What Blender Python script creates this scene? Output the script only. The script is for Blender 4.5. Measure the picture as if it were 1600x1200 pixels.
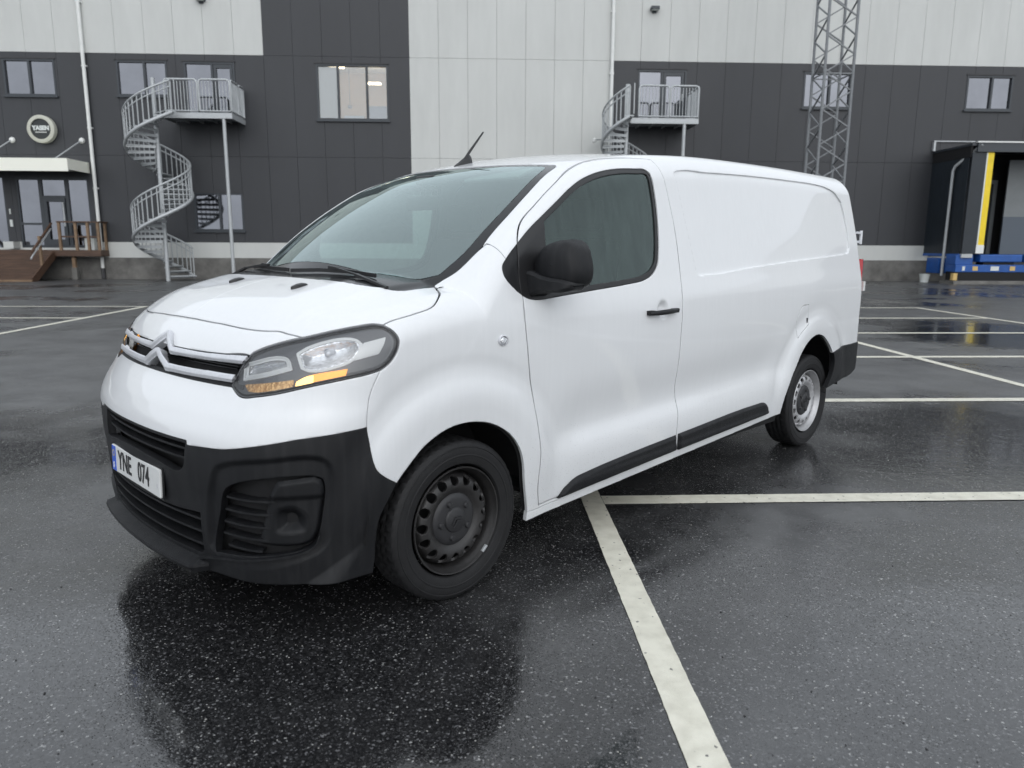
import bpy, bmesh, math, random
import numpy as np
from mathutils import Matrix, Vector

random.seed(7)
rng = np.random.default_rng(7)
scene = bpy.context.scene
for o in list(bpy.data.objects):
    bpy.data.objects.remove(o)
COL = scene.collection
R = math.radians

# ------------------------------------------------------------------ camera
# world: X along the building front, Y towards the building, Z up, metres
cam_data = bpy.data.cameras.new('camera')
cam = bpy.data.objects.new('camera', cam_data)
COL.objects.link(cam)
cam_data.sensor_fit = 'HORIZONTAL'
cam_data.sensor_width = 36.0
cam_data.lens = 36.0 * 1161.4 / 1600.0
cam_data.clip_start = 0.05
cam_data.clip_end = 900.0
HEAD, PITCH, ROLL = R(87.487), R(10.64), R(0.26)
d = Vector((math.cos(HEAD) * math.cos(PITCH), math.sin(HEAD) * math.cos(PITCH), -math.sin(PITCH)))
r = d.cross(Vector((0, 0, 1))).normalized()
u = r.cross(d)
r2 = math.cos(ROLL) * r + math.sin(ROLL) * u
u2 = -math.sin(ROLL) * r + math.cos(ROLL) * u
M = Matrix.Identity(4)
for i in range(3):
    M[i][0] = r2[i]; M[i][1] = u2[i]; M[i][2] = -d[i]
M.translation = (0, 0, 1.397)
cam.matrix_world = M
cam_data.dof.use_dof = True
cam_data.dof.focus_distance = 3.9
cam_data.dof.aperture_fstop = 3.4
scene.camera = cam

# ------------------------------------------------------------------ sky, sun, exposure
SUN_EL, SUN_AZ = R(32), R(282)      # azimuth of the direction towards the sun, ccw from +X
world = bpy.data.worlds.new('World')
scene.world = world
world.use_nodes = True
wn = world.node_tree
wn.nodes.clear()
w_out = wn.nodes.new('ShaderNodeOutputWorld')
w_bg = wn.nodes.new('ShaderNodeBackground')
w_sky = wn.nodes.new('ShaderNodeTexSky')
w_hsv = wn.nodes.new('ShaderNodeHueSaturation')
w_sky.sky_type = 'NISHITA'
w_sky.sun_disc = False
w_sky.sun_elevation = SUN_EL
w_sky.sun_rotation = R(90) - SUN_AZ
w_sky.air_density = 1.0
w_sky.dust_density = 6.0
w_sky.ozone_density = 1.0
w_hsv.inputs['Saturation'].default_value = 0.12
wn.links.new(w_sky.outputs[0], w_hsv.inputs['Color'])
# an overcast deck: the sky colour evened out towards a flat cloud grey
w_mix = wn.nodes.new('ShaderNodeMix'); w_mix.data_type = 'RGBA'
w_mix.inputs[0].default_value = 0.72
w_mix.inputs[7].default_value = (11.1, 11.9, 12.9, 1)
wn.links.new(w_hsv.outputs[0], w_mix.inputs[6])
wn.links.new(w_mix.outputs[2], w_bg.inputs['Color'])
w_bg.inputs['Strength'].default_value = 0.110
wn.links.new(w_bg.outputs[0], w_out.inputs['Surface'])

sun_data = bpy.data.lights.new('sun', 'SUN')
sun_data.energy = 0.7
sun_data.angle = R(110)
sun_data.color = (1.0, 0.99, 0.97)
sun = bpy.data.objects.new('sun', sun_data)
COL.objects.link(sun)
sdir = Vector((math.cos(SUN_EL) * math.cos(SUN_AZ), math.cos(SUN_EL) * math.sin(SUN_AZ), math.sin(SUN_EL)))
sun.rotation_euler = (-sdir).to_track_quat('-Z', 'Y').to_euler()
sun.location = (0, 0, 30)

vs = scene.view_settings
vs.view_transform = 'Standard'
vs.look = 'None'
vs.exposure = 0.0
vs.gamma = 1.0
vs.use_curve_mapping = False
scene.cycles.use_denoising = True
scene.cycles.use_adaptive_sampling = True
scene.cycles.adaptive_threshold = 0.025
scene.cycles.max_bounces = 6
scene.cycles.diffuse_bounces = 3
scene.cycles.glossy_bounces = 3
scene.cycles.transparent_max_bounces = 10
scene.cycles.caustics_reflective = False
scene.cycles.caustics_refractive = False

# ------------------------------------------------------------------ materials
def nodes_of(m):
    return m.node_tree.nodes, m.node_tree.links

def mat(name, col, rough=0.5, metal=0.0, coat=0.0, spec=0.5, emit=None, estr=0.0, var=0.0, vscale=8.0, bump=0.0, bscale=200.0, rvar=0.0, coat_rough=0.05, stretch=(1, 1, 1)):
    """Principled material with procedural colour variation, roughness variation and bump."""
    m = bpy.data.materials.new(name)
    m.use_nodes = True
    n, l = nodes_of(m)
    b = n['Principled BSDF']
    b.inputs['Base Color'].default_value = (*col, 1)
    b.inputs['Roughness'].default_value = rough
    b.inputs['Metallic'].default_value = metal
    b.inputs['Coat Weight'].default_value = coat
    b.inputs['Coat Roughness'].default_value = coat_rough
    b.inputs['Specular IOR Level'].default_value = spec
    if emit:
        b.inputs['Emission Color'].default_value = (*emit, 1)
        b.inputs['Emission Strength'].default_value = estr
    if var or rvar or bump:
        tc = n.new('ShaderNodeTexCoord')
        mp = n.new('ShaderNodeMapping')
        mp.inputs['Scale'].default_value = stretch
        l.new(tc.outputs['Object'], mp.inputs['Vector'])
    if var or rvar:
        nz = n.new('ShaderNodeTexNoise')
        nz.inputs['Scale'].default_value = vscale
        nz.inputs['Detail'].default_value = 6
        nz.inputs['Roughness'].default_value = 0.65
        l.new(mp.outputs[0], nz.inputs['Vector'])
        if var:
            rp = n.new('ShaderNodeValToRGB')
            rp.color_ramp.elements[0].position = 0.3
            rp.color_ramp.elements[1].position = 0.7
            rp.color_ramp.elements[0].color = (*[max(c * (1 - var), 0) for c in col], 1)
            rp.color_ramp.elements[1].color = (*[min(c * (1 + var * 0.6), 1) for c in col], 1)
            l.new(nz.outputs[0], rp.inputs[0])
            l.new(rp.outputs[0], b.inputs['Base Color'])
        if rvar:
            mr = n.new('ShaderNodeMapRange')
            mr.inputs['To Min'].default_value = max(rough - rvar, 0.02)
            mr.inputs['To Max'].default_value = min(rough + rvar, 1)
            mr.inputs['From Min'].default_value = 0.3
            mr.inputs['From Max'].default_value = 0.7
            l.new(nz.outputs[0], mr.inputs[0])
            l.new(mr.outputs[0], b.inputs['Roughness'])
    if bump:
        nb = n.new('ShaderNodeTexNoise')
        nb.inputs['Scale'].default_value = bscale
        nb.inputs['Detail'].default_value = 3
        l.new(mp.outputs[0], nb.inputs['Vector'])
        bp = n.new('ShaderNodeBump')
        bp.inputs['Strength'].default_value = bump
        bp.inputs['Distance'].default_value = 0.01
        l.new(nb.outputs[0], bp.inputs['Height'])
        l.new(bp.outputs[0], b.inputs['Normal'])
    return m

def glass_mat(name, tint, rough=0.02, ior=1.5, base=0.0, film=None, film_amount=0.0, gloss=(1, 1, 1)):
    """thin pane: tinted transparency under a fresnel reflection, with an optional streaked diffuse film"""
    m = bpy.data.materials.new(name)
    m.use_nodes = True
    n, l = nodes_of(m)
    n.remove(n['Principled BSDF'])
    out = n['Material Output']
    tr = n.new('ShaderNodeBsdfTransparent'); tr.inputs[0].default_value = (*tint, 1)
    gl = n.new('ShaderNodeBsdfGlossy'); gl.inputs['Roughness'].default_value = rough; gl.inputs['Color'].default_value = (*gloss, 1)
    fr = n.new('ShaderNodeFresnel'); fr.inputs['IOR'].default_value = ior
    ad = n.new('ShaderNodeMath'); ad.operation = 'ADD'; ad.use_clamp = True
    ad.inputs[1].default_value = base
    l.new(fr.outputs[0], ad.inputs[0])
    mx = n.new('ShaderNodeMixShader')
    l.new(ad.outputs[0], mx.inputs[0]); l.new(tr.outputs[0], mx.inputs[1]); l.new(gl.outputs[0], mx.inputs[2])
    last = mx
    if film:
        tc = n.new('ShaderNodeTexCoord'); mp = n.new('ShaderNodeMapping')
        mp.inputs['Scale'].default_value = (30, 30, 2.5)
        l.new(tc.outputs['Object'], mp.inputs[0])
        nz = n.new('ShaderNodeTexNoise'); nz.inputs['Scale'].default_value = 1.0; nz.inputs['Detail'].default_value = 5
        l.new(mp.outputs[0], nz.inputs['Vector'])
        mr = n.new('ShaderNodeMapRange'); mr.inputs['From Min'].default_value = 0.35; mr.inputs['From Max'].default_value = 0.75
        mr.inputs['To Min'].default_value = film_amount * 0.5; mr.inputs['To Max'].default_value = film_amount * 1.5
        l.new(nz.outputs[0], mr.inputs[0])
        df = n.new('ShaderNodeBsdfDiffuse'); df.inputs[0].default_value = (*film, 1)
        m2 = n.new('ShaderNodeMixShader')
        l.new(mr.outputs[0], m2.inputs[0]); l.new(mx.outputs[0], m2.inputs[1]); l.new(df.outputs[0], m2.inputs[2])
        last = m2
    l.new(last.outputs[0], out.inputs['Surface'])
    return m

def paint_mat():
    """white car paint under a coat, with rain runs, drops and a little road dirt"""
    m = mat('white_car_paint', (0.74, 0.75, 0.76), 0.5, coat=1.0, coat_rough=0.03, spec=0.15)
    n, l = nodes_of(m)
    b = n['Principled BSDF']
    tc = n.new('ShaderNodeTexCoord')
    # rain runs: noise stretched downwards
    mp = n.new('ShaderNodeMapping'); mp.inputs['Scale'].default_value = (60, 60, 2.2)
    l.new(tc.outputs['Object'], mp.inputs[0])
    runs = n.new('ShaderNodeTexNoise'); runs.inputs['Scale'].default_value = 1.0; runs.inputs['Detail'].default_value = 4
    l.new(mp.outputs[0], runs.inputs['Vector'])
    big = n.new('ShaderNodeTexNoise'); big.inputs['Scale'].default_value = 1.6; big.inputs['Detail'].default_value = 3
    l.new(tc.outputs['Object'], big.inputs['Vector'])
    mul = n.new('ShaderNodeMath'); mul.operation = 'MULTIPLY'
    l.new(runs.outputs[0], mul.inputs[0]); l.new(big.outputs[0], mul.inputs[1])
    rp = n.new('ShaderNodeValToRGB')
    rp.color_ramp.elements[0].position = 0.16; rp.color_ramp.elements[0].color = (0.742, 0.754, 0.767, 1)
    rp.color_ramp.elements[1].position = 0.42; rp.color_ramp.elements[1].color = (0.720, 0.733, 0.745, 1)
    l.new(mul.outputs[0], rp.inputs[0])
    # road spatter: fine specks, denser low down
    sp = n.new('ShaderNodeTexVoronoi'); sp.inputs['Scale'].default_value = 120
    l.new(tc.outputs['Object'], sp.inputs['Vector'])
    lt = n.new('ShaderNodeMapRange'); lt.inputs['From Min'].default_value = 0.10; lt.inputs['From Max'].default_value = 0.20
    lt.inputs['To Min'].default_value = 1; lt.inputs['To Max'].default_value = 0
    l.new(sp.outputs['Distance'], lt.inputs[0])
    sx = n.new('ShaderNodeSeparateXYZ'); l.new(tc.outputs['Object'], sx.inputs[0])
    lo = n.new('ShaderNodeMapRange'); lo.inputs['From Min'].default_value = 0.26; lo.inputs['From Max'].default_value = 0.66
    lo.inputs['To Min'].default_value = 0.85; lo.inputs['To Max'].default_value = 0.0
    l.new(sx.outputs[2], lo.inputs[0])
    pick = n.new('ShaderNodeMath'); pick.operation = 'LESS_THAN'
    cs = n.new('ShaderNodeSeparateColor'); l.new(sp.outputs['Color'], cs.inputs[0])
    l.new(cs.outputs[0], pick.inputs[0]); l.new(lo.outputs[0], pick.inputs[1])
    m3 = n.new('ShaderNodeMath'); m3.operation = 'MULTIPLY'
    l.new(lt.outputs[0], m3.inputs[0]); l.new(pick.outputs[0], m3.inputs[1])
    m4 = n.new('ShaderNodeMath'); m4.operation = 'MULTIPLY'; m4.inputs[1].default_value = 0.6
    l.new(m3.outputs[0], m4.inputs[0])
    mix = n.new('ShaderNodeMix'); mix.data_type = 'RGBA'
    mix.inputs[7].default_value = (0.22, 0.21, 0.20, 1)
    l.new(m4.outputs[0], mix.inputs[0]); l.new(rp.outputs[0], mix.inputs[6])
    l.new(mix.outputs[2], b.inputs['Base Color'])
    # water drops
    dv = n.new('ShaderNodeTexVoronoi'); dv.inputs['Scale'].default_value = 190
    l.new(tc.outputs['Object'], dv.inputs['Vector'])
    dr = n.new('ShaderNodeMapRange'); dr.inputs['From Min'].default_value = 0.12; dr.inputs['From Max'].default_value = 0.32
    dr.inputs['To Min'].default_value = 1; dr.inputs['To Max'].default_value = 0
    l.new(dv.outputs['Distance'], dr.inputs[0])
    c2 = n.new('ShaderNodeSeparateColor'); l.new(dv.outputs['Color'], c2.inputs[0])
    p2 = n.new('ShaderNodeMath'); p2.operation = 'GREATER_THAN'; p2.inputs[1].default_value = 0.72
    l.new(c2.outputs[1], p2.inputs[0])
    h = n.new('ShaderNodeMath'); h.operation = 'MULTIPLY'
    l.new(dr.outputs[0], h.inputs[0]); l.new(p2.outputs[0], h.inputs[1])
    h2 = n.new('ShaderNodeMath'); h2.operation = 'ADD'
    rw = n.new('ShaderNodeMath'); rw.operation = 'MULTIPLY'; rw.inputs[1].default_value = 0.25
    l.new(runs.outputs[0], rw.inputs[0])
    l.new(h.outputs[0], h2.inputs[0]); l.new(rw.outputs[0], h2.inputs[1])
    bp = n.new('ShaderNodeBump'); bp.inputs['Strength'].default_value = 0.10; bp.inputs['Distance'].default_value = 0.0015
    l.new(h2.outputs[0], bp.inputs['Height'])
    l.new(bp.outputs[0], b.inputs['Coat Normal'])
    return m

def plastic_mat():
    """grained black bumper plastic, damp, with faint dried runs"""
    m = mat('black_grained_plastic', (0.018, 0.019, 0.021), 0.46, spec=0.28, bump=0.25, bscale=900, var=0.0, rvar=0.06, vscale=7)
    n, l = nodes_of(m)
    b = n['Principled BSDF']
    tc = n.new('ShaderNodeTexCoord'); mp = n.new('ShaderNodeMapping'); mp.inputs['Scale'].default_value = (35, 35, 3)
    l.new(tc.outputs['Object'], mp.inputs[0])
    nz = n.new('ShaderNodeTexNoise'); nz.inputs['Scale'].default_value = 1; nz.inputs['Detail'].default_value = 4
    l.new(mp.outputs[0], nz.inputs['Vector'])
    rp = n.new('ShaderNodeValToRGB')
    rp.color_ramp.elements[0].position = 0.45; rp.color_ramp.elements[0].color = (0.0085, 0.009, 0.0105, 1)
    rp.color_ramp.elements[1].position = 0.8; rp.color_ramp.elements[1].color = (0.019, 0.0195, 0.021, 1)
    l.new(nz.outputs[0], rp.inputs[0]); l.new(rp.outputs[0], b.inputs['Base Color'])
    return m

def asphalt_mat():
    m = bpy.data.materials.new('wet_asphalt')
    m.use_nodes = True
    n, l = nodes_of(m)
    b = n['Principled BSDF']
    tc = n.new('ShaderNodeTexCoord')
    def noise(s, det=4, ro=0.6):
        z = n.new('ShaderNodeTexNoise'); z.inputs['Scale'].default_value = s
        z.inputs['Detail'].default_value = det; z.inputs['Roughness'].default_value = ro
        l.new(tc.outputs['Object'], z.inputs['Vector']); return z
    def rng_(src, a, b_, c, d_):
        q = n.new('ShaderNodeMapRange'); q.inputs['From Min'].default_value = a; q.inputs['From Max'].default_value = b_
        q.inputs['To Min'].default_value = c; q.inputs['To Max'].default_value = d_
        l.new(src, q.inputs[0]); return q.outputs[0]
    def math_(op, a, b_):
        q = n.new('ShaderNodeMath'); q.operation = op
        for i, v in enumerate((a, b_)):
            if isinstance(v, (int, float)): q.inputs[i].default_value = v
            else: l.new(v, q.inputs[i])
        return q.outputs[0]
    # aggregate: small stones of varied grey
    st = n.new('ShaderNodeTexVoronoi'); st.inputs['Scale'].default_value = 160
    l.new(tc.outputs['Object'], st.inputs['Vector'])
    sc = n.new('ShaderNodeSeparateColor'); l.new(st.outputs['Color'], sc.inputs[0])
    base = n.new('ShaderNodeValToRGB')
    e = base.color_ramp.elements
    e[0].position = 0.0; e[0].color = (0.006, 0.0062, 0.007, 1)
    e[1].position = 1.0; e[1].color = (0.30, 0.30, 0.29, 1)
    for p, c in ((0.50, 0.014), (0.84, 0.028), (0.945, 0.060), (0.985, 0.125)):
        k = e.new(p); k.color = (c, c, c * 1.04, 1)
    l.new(sc.outputs[0], base.inputs[0])
    # larger pale chips, sparse
    ch = n.new('ShaderNodeTexVoronoi'); ch.inputs['Scale'].default_value = 85; ch.inputs['Randomness'].default_value = 1
    l.new(tc.outputs['Object'], ch.inputs['Vector'])
    cc = n.new('ShaderNodeSeparateColor'); l.new(ch.outputs['Color'], cc.inputs[0])
    chip = math_('MULTIPLY', rng_(ch.outputs['Distance'], 0.16, 0.26, 1, 0), math_('GREATER_THAN', cc.outputs[1], 0.955))
    mx = n.new('ShaderNodeMix'); mx.data_type = 'RGBA'
    mx.inputs[7].default_value = (0.34, 0.335, 0.32, 1)
    l.new(chip, mx.inputs[0]); l.new(base.outputs[0], mx.inputs[6])
    # damp / drier patches
    pt0 = noise(0.30, 6, 0.60)
    # the dry mix rises towards the building: lighter and rougher there
    sx = n.new('ShaderNodeSeparateXYZ'); l.new(tc.outputs['Object'], sx.inputs[0])
    class pt: pass
    pt.outputs = [math_('ADD', pt0.outputs[0], rng_(sx.outputs[1], 2.6, 7.0, 0.0, 0.10))]
    dry = rng_(pt.outputs[0], 0.50, 0.60, 0, 1)
    mx2 = n.new('ShaderNodeMix'); mx2.data_type = 'RGBA'
    l.new(math_('MULTIPLY', dry, rng_(noise(1.7, 5, 0.7).outputs[0], 0.36, 0.62, 0.15, 0.85)), mx2.inputs[0]); l.new(mx.outputs[2], mx2.inputs[6])
    mx2.inputs[7].default_value = (0.088, 0.089, 0.09, 1)
    l.new(mx2.outputs[2], b.inputs['Base Color'])
    # water film: low roughness in wet places
    fine = noise(35, 3)
    l.new(math_('ADD', rng_(pt.outputs[0], 0.48, 0.62, 0.09, 0.38), rng_(fine.outputs[0], 0.3, 0.7, -0.02, 0.03)), b.inputs['Roughness'])
    b.inputs['IOR'].default_value = 1.85
    # relief: stones standing out of the film, more of them where it is drier
    hs = math_('MULTIPLY', rng_(st.outputs['Distance'], 0.0, 0.6, 1, 0), rng_(sc.outputs[1], 0.30, 1.0, 0.0, 1.0))
    hs = math_('MULTIPLY', hs, rng_(pt.outputs[0], 0.46, 0.60, 0.30, 1.0))
    hh = math_('ADD', hs, math_('MULTIPLY', noise(9, 2).outputs[0], 0.5))
    hh = math_('ADD', hh, math_('MULTIPLY', chip, 0.9))
    bp = n.new('ShaderNodeBump'); bp.inputs['Strength'].default_value = 0.55; bp.inputs['Distance'].default_value = 0.0030
    l.new(hh, bp.inputs['Height']); l.new(bp.outputs[0], b.inputs['Normal'])
    return m

def line_mat():
    m = mat('worn_road_paint', (0.60, 0.58, 0.49), 0.42, bump=0.3, bscale=350)
    n, l = nodes_of(m)
    b = n['Principled BSDF']
    tc = n.new('ShaderNodeTexCoord')
    v = n.new('ShaderNodeTexVoronoi'); v.inputs['Scale'].default_value = 110
    l.new(tc.outputs['Object'], v.inputs['Vector'])
    c = n.new('ShaderNodeSeparateColor'); l.new(v.outputs['Color'], c.inputs[0])
    g = n.new('ShaderNodeMath'); g.operation = 'GREATER_THAN'; g.inputs[1].default_value = 0.991
    l.new(c.outputs[0], g.inputs[0])
    nz = n.new('ShaderNodeTexNoise'); nz.inputs['Scale'].default_value = 14; nz.inputs['Detail'].default_value = 7
    l.new(tc.outputs['Object'], nz.inputs['Vector'])
    rp = n.new('ShaderNodeValToRGB')
    rp.color_ramp.elements[0].position = 0.3; rp.color_ramp.elements[0].color = (0.58, 0.56, 0.47, 1)
    rp.color_ramp.elements[1].position = 0.62; rp.color_ramp.elements[1].color = (0.72, 0.70, 0.60, 1)
    l.new(nz.outputs[0], rp.inputs[0])
    mx = n.new('ShaderNodeMix'); mx.data_type = 'RGBA'
    l.new(g.outputs[0], mx.inputs[0]); l.new(rp.outputs[0], mx.inputs[6])
    mx.inputs[7].default_value = (0.16, 0.155, 0.14, 1)
    l.new(mx.outputs[2], b.inputs['Base Color'])
    return m

MT = {
    'paint': paint_mat(),
    'plastic': plastic_mat(),
    'asphalt': asphalt_mat(),
    'line': line_mat(),
    'black': mat('black_void', (0.006, 0.006, 0.007), 0.8),
    'rubber': mat('tyre_rubber', (0.016, 0.016, 0.017), 0.62, spec=0.3, bump=0.15, bscale=300, var=0.25, vscale=14),
    'seal': mat('black_window_rubber', (0.010, 0.010, 0.011), 0.42),
    'gloss_black': mat('gloss_black', (0.006, 0.006, 0.008), 0.12),
    'frit': mat('windscreen_black_band', (0.012, 0.013, 0.014), 0.15),
    'steel_black': mat('black_steel_wheel', (0.022, 0.021, 0.021), 0.42, var=0.3, vscale=30, bump=0.1),
    'steel_silver': mat('silver_steel_wheel', (0.50, 0.50, 0.51), 0.38, metal=0.55, var=0.12, vscale=25),
    'cap': mat('grey_black_hub_cap', (0.022, 0.022, 0.024), 0.5),
    'chrome': mat('satin_chrome', (0.68, 0.69, 0.72), 0.34, metal=0.4, var=0.08, vscale=60),
    'mirror': mat('mirror', (0.8, 0.8, 0.82), 0.03, metal=1.0),
    'reflector': mat('lamp_reflector', (0.82, 0.83, 0.85), 0.14, metal=0.75, bump=0.45, bscale=90),
    'lamp_dark': mat('lamp_housing_grey', (0.095, 0.098, 0.106), 0.30, coat=0.6),
    'lamp_clear': glass_mat('lamp_cover', (0.95, 0.96, 0.97), 0.015, 1.5, 0.02),
    'drl': mat('lamp_white_blade', (0.84, 0.85, 0.84), 0.25, coat=0.6),
    'amber': mat('lit_amber_lens', (0.75, 0.26, 0.02), 0.3, emit=(1.0, 0.42, 0.05), estr=1.1, var=0.3, vscale=40),
    'amber_hot': mat('lit_amber_bulb', (0.9, 0.5, 0.1), 0.3, emit=(1.0, 0.66, 0.22), estr=2.2),
    'amber_dim': mat('amber_reflector', (0.62, 0.40, 0.18), 0.2, metal=0.6, emit=(1.0, 0.45, 0.08), estr=0.10, bump=0.8, bscale=60),
    'red': mat('red_lamp', (0.45, 0.015, 0.02), 0.15, coat=1),
    'ws': glass_mat('green_tinted_glass', (0.72, 0.86, 0.83), 0.012, 1.5, 0.205, film=(0.36, 0.48, 0.48), film_amount=0.035, gloss=(0.84, 0.97, 0.96)),
    'side_glass': glass_mat('green_tinted_side_glass', (0.28, 0.37, 0.345), 0.015, 1.5, 0.02, film=(0.22, 0.29, 0.275), film_amount=0.10, gloss=(0.85, 1.0, 0.97)),
    'cabin': mat('cabin_plastic', (0.075, 0.08, 0.082), 0.7),
    'cabin_light': mat('headliner_cloth', (0.42, 0.44, 0.43), 0.9),
    'cloth': mat('seat_cloth', (0.06, 0.062, 0.066), 0.9),
    'plate_white': mat('plate_white', (0.72, 0.73, 0.72), 0.35, coat=0.3),
    'plate_blue': mat('plate_blue', (0.015, 0.10, 0.60), 0.35, coat=0.3),
    'plate_black': mat('plate_black', (0.012, 0.012, 0.014), 0.4),
    'galv': mat('galvanised_steel', (0.46, 0.48, 0.49), 0.5, metal=0.35, var=0.14, vscale=18),
}

# ------------------------------------------------------------------ object helpers
def link(o, parent=None):
    COL.objects.link(o)
    if parent is not None:
        o.parent = parent
    return o

def empty(name, loc=(0, 0, 0), rz=0.0, parent=None):
    o = bpy.data.objects.new(name, None)
    o.empty_display_size = 0.2
    o.location = loc
    o.rotation_euler = (0, 0, rz)
    return link(o, parent)

def tag(o, label=None, cat=None, group=None, kind=None):
    if label: o['label'] = label
    if cat: o['category'] = cat
    if group: o['group'] = group
    if kind: o['kind'] = kind
    return o

def obj_from(name, me, material, parent=None):
    if material is not None:
        me.materials.append(MT[material] if isinstance(material, str) else material)
    return link(bpy.data.objects.new(name, me), parent)

def mesh_np(name, V, T, N=None, smooth=True):
    me = bpy.data.meshes.new(name)
    V = np.asarray(V, np.float32); T = np.asarray(T, np.int32)
    me.vertices.add(len(V)); me.vertices.foreach_set('co', V.ravel())
    me.loops.add(T.size); me.loops.foreach_set('vertex_index', T.ravel())
    me.polygons.add(len(T)); me.polygons.foreach_set('loop_start', np.arange(0, T.size, T.shape[1], dtype=np.int32))
    me.polygons.foreach_set('use_smooth', np.full(len(T), smooth))
    me.update(calc_edges=True)
    me.validate()
    if N is not None:
        me.normals_split_custom_set_from_vertices(np.asarray(N, np.float32))
    return me

class MB:
    """collects boxes, tubes and lathes into one mesh"""
    def __init__(self): self.v = []; self.f = []
    def raw(self, v, f):
        o = len(self.v); self.v += [tuple(p) for p in v]; self.f += [tuple(i + o for i in q) for q in f]; return self
    def box(self, x0, x1, y0, y1, z0, z1):
        v = [(x, y, z) for x in (x0, x1) for y in (y0, y1) for z in (z0, z1)]
        return self.raw(v, [(0, 1, 3, 2), (4, 6, 7, 5), (0, 4, 5, 1), (2, 3, 7, 6), (0, 2, 6, 4), (1, 5, 7, 3)])
    def bar(self, a, b, w, h=None, up=(0, 0, 1)):
        h = w if h is None else h
        a, b = Vector(a), Vector(b); dd = (b - a).normalized(); upv = Vector(up)
        if abs(dd.dot(upv)) > 0.98: upv = Vector((1, 0, 0))
        s = dd.cross(upv).normalized() * w / 2; t = s.cross(dd).normalized() * h / 2
        v = [p + s * i + t * j for p in (a, b) for i, j in ((-1, -1), (1, -1), (1, 1), (-1, 1))]
        return self.raw(v, [(0, 1, 2, 3), (7, 6, 5, 4), (0, 4, 5, 1), (1, 5, 6, 2), (2, 6, 7, 3), (3, 7, 4, 0)])
    def tube(self, pts, rad, n=8, cap=True):
        pts = [Vector(p) for p in pts]; rads = rad if isinstance(rad, (list, tuple)) else [rad] * len(pts)
        v = []; f = []; ref = None
        for i, p in enumerate(pts):
            dd = (pts[min(i + 1, len(pts) - 1)] - pts[max(i - 1, 0)]).normalized()
            if ref is None:
                ref = Vector((0, 0, 1)) if abs(dd.z) < 0.9 else Vector((1, 0, 0))
            s = dd.cross(ref).normalized(); t = s.cross(dd).normalized(); ref = t
            for k in range(n):
                a = 2 * math.pi * k / n
                v.append(p + (s * math.cos(a) + t * math.sin(a)) * rads[i])
        for i in range(len(pts) - 1):
            for k in range(n):
                f.append((i * n + k, i * n + (k + 1) % n, (i + 1) * n + (k + 1) % n, (i + 1) * n + k))
        if cap:
            f.append(tuple(range(n - 1, -1, -1))); f.append(tuple((len(pts) - 1) * n + k for k in range(n)))
        return self.raw(v, f)
    def lathe(self, prof, n=48, axis='y', at=(0, 0, 0)):
        """prof: (radius, height) pairs turned about an axis through `at`"""
        v = []; f = []
        for rr, hh in prof:
            for k in range(n):
                a = 2 * math.pi * k / n; c, s = rr * math.cos(a), rr * math.sin(a)
                q = {'y': (c, hh, s), 'z': (c, s, hh), 'x': (hh, c, s)}[axis]
                v.append((q[0] + at[0], q[1] + at[1], q[2] + at[2]))
        for i in range(len(prof) - 1):
            for k in range(n):
                f.append((i * n + k, (i + 1) * n + k, (i + 1) * n + (k + 1) % n, i * n + (k + 1) % n))
        return self.raw(v, f)
    def mesh(self, name, smooth=None, bevel=0.0):
        me = bpy.data.meshes.new(name)
        me.from_pydata(self.v, [], self.f); me.update()
        bm = bmesh.new(); bm.from_mesh(me)
        bmesh.ops.remove_doubles(bm, verts=bm.verts, dist=1e-5)
        bmesh.ops.recalc_face_normals(bm, faces=bm.faces)
        if bevel:
            es = [e for e in bm.edges if len(e.link_faces) == 2 and e.calc_face_angle(0) > 0.6]
            bmesh.ops.bevel(bm, geom=es, offset=bevel, segments=2, profile=0.5, affect='EDGES', clamp_overlap=True)
        if smooth is not None:
            for fc in bm.faces: fc.smooth = True
            for ed in bm.edges:
                ed.smooth = len(ed.link_faces) == 2 and ed.calc_face_angle(0) < R(smooth)
        bm.to_mesh(me); bm.free()
        return me
    def build(self, name, material, parent=None, smooth=None, bevel=0.0):
        return obj_from(name, self.mesh(name, smooth, bevel), material, parent)

def text_obj(name, body, size, material, parent, mw, xscale=1.0, extrude=0.002, bold=0.0, align='CENTER'):
    cu = bpy.data.curves.new(name, 'FONT'); cu.body = body; cu.size = size
    cu.align_x = align; cu.align_y = 'CENTER'; cu.extrude = extrude; cu.offset = bold
    tmp = bpy.data.objects.new(name + '_tmp', cu); COL.objects.link(tmp)
    me = bpy.data.meshes.new_from_object(tmp.evaluated_get(bpy.context.evaluated_depsgraph_get()))
    bpy.data.objects.remove(tmp); bpy.data.curves.remove(cu)
    me.transform(mw @ Matrix.Diagonal((xscale, 1, 1, 1)))
    me.name = name; me.materials.clear()
    return obj_from(name, me, material, parent)

# ------------------------------------------------------------------ delivery van: body surface
def spl(xs,ys):
    """smooth C1 interpolator (monotone-ish Catmull / Fritsch-Carlson)"""
    xs=np.array(xs,float);ys=np.array(ys,float)
    h=np.diff(xs);d=np.diff(ys)/h
    m=np.zeros(len(xs));m[1:-1]=(d[:-1]*h[1:]+d[1:]*h[:-1])/(h[1:]+h[:-1]);m[0]=d[0];m[-1]=d[-1]
    def f(x):
        x=np.asarray(x,float);i=np.clip(np.searchsorted(xs,x)-1,0,len(h)-1)
        xc=np.clip(x,xs[0],xs[-1]);t=(xc-xs[i])/h[i];hh=h[i]
        y=(1+2*t)*(1-t)**2*ys[i]+t*(1-t)**2*hh*m[i]+t*t*(3-2*t)*ys[i+1]+t*t*(t-1)*hh*m[i+1]
        return y+np.where(x<xs[0],(x-xs[0])*m[0],0)+np.where(x>xs[-1],(x-xs[-1])*m[-1],0)
    return f
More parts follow.
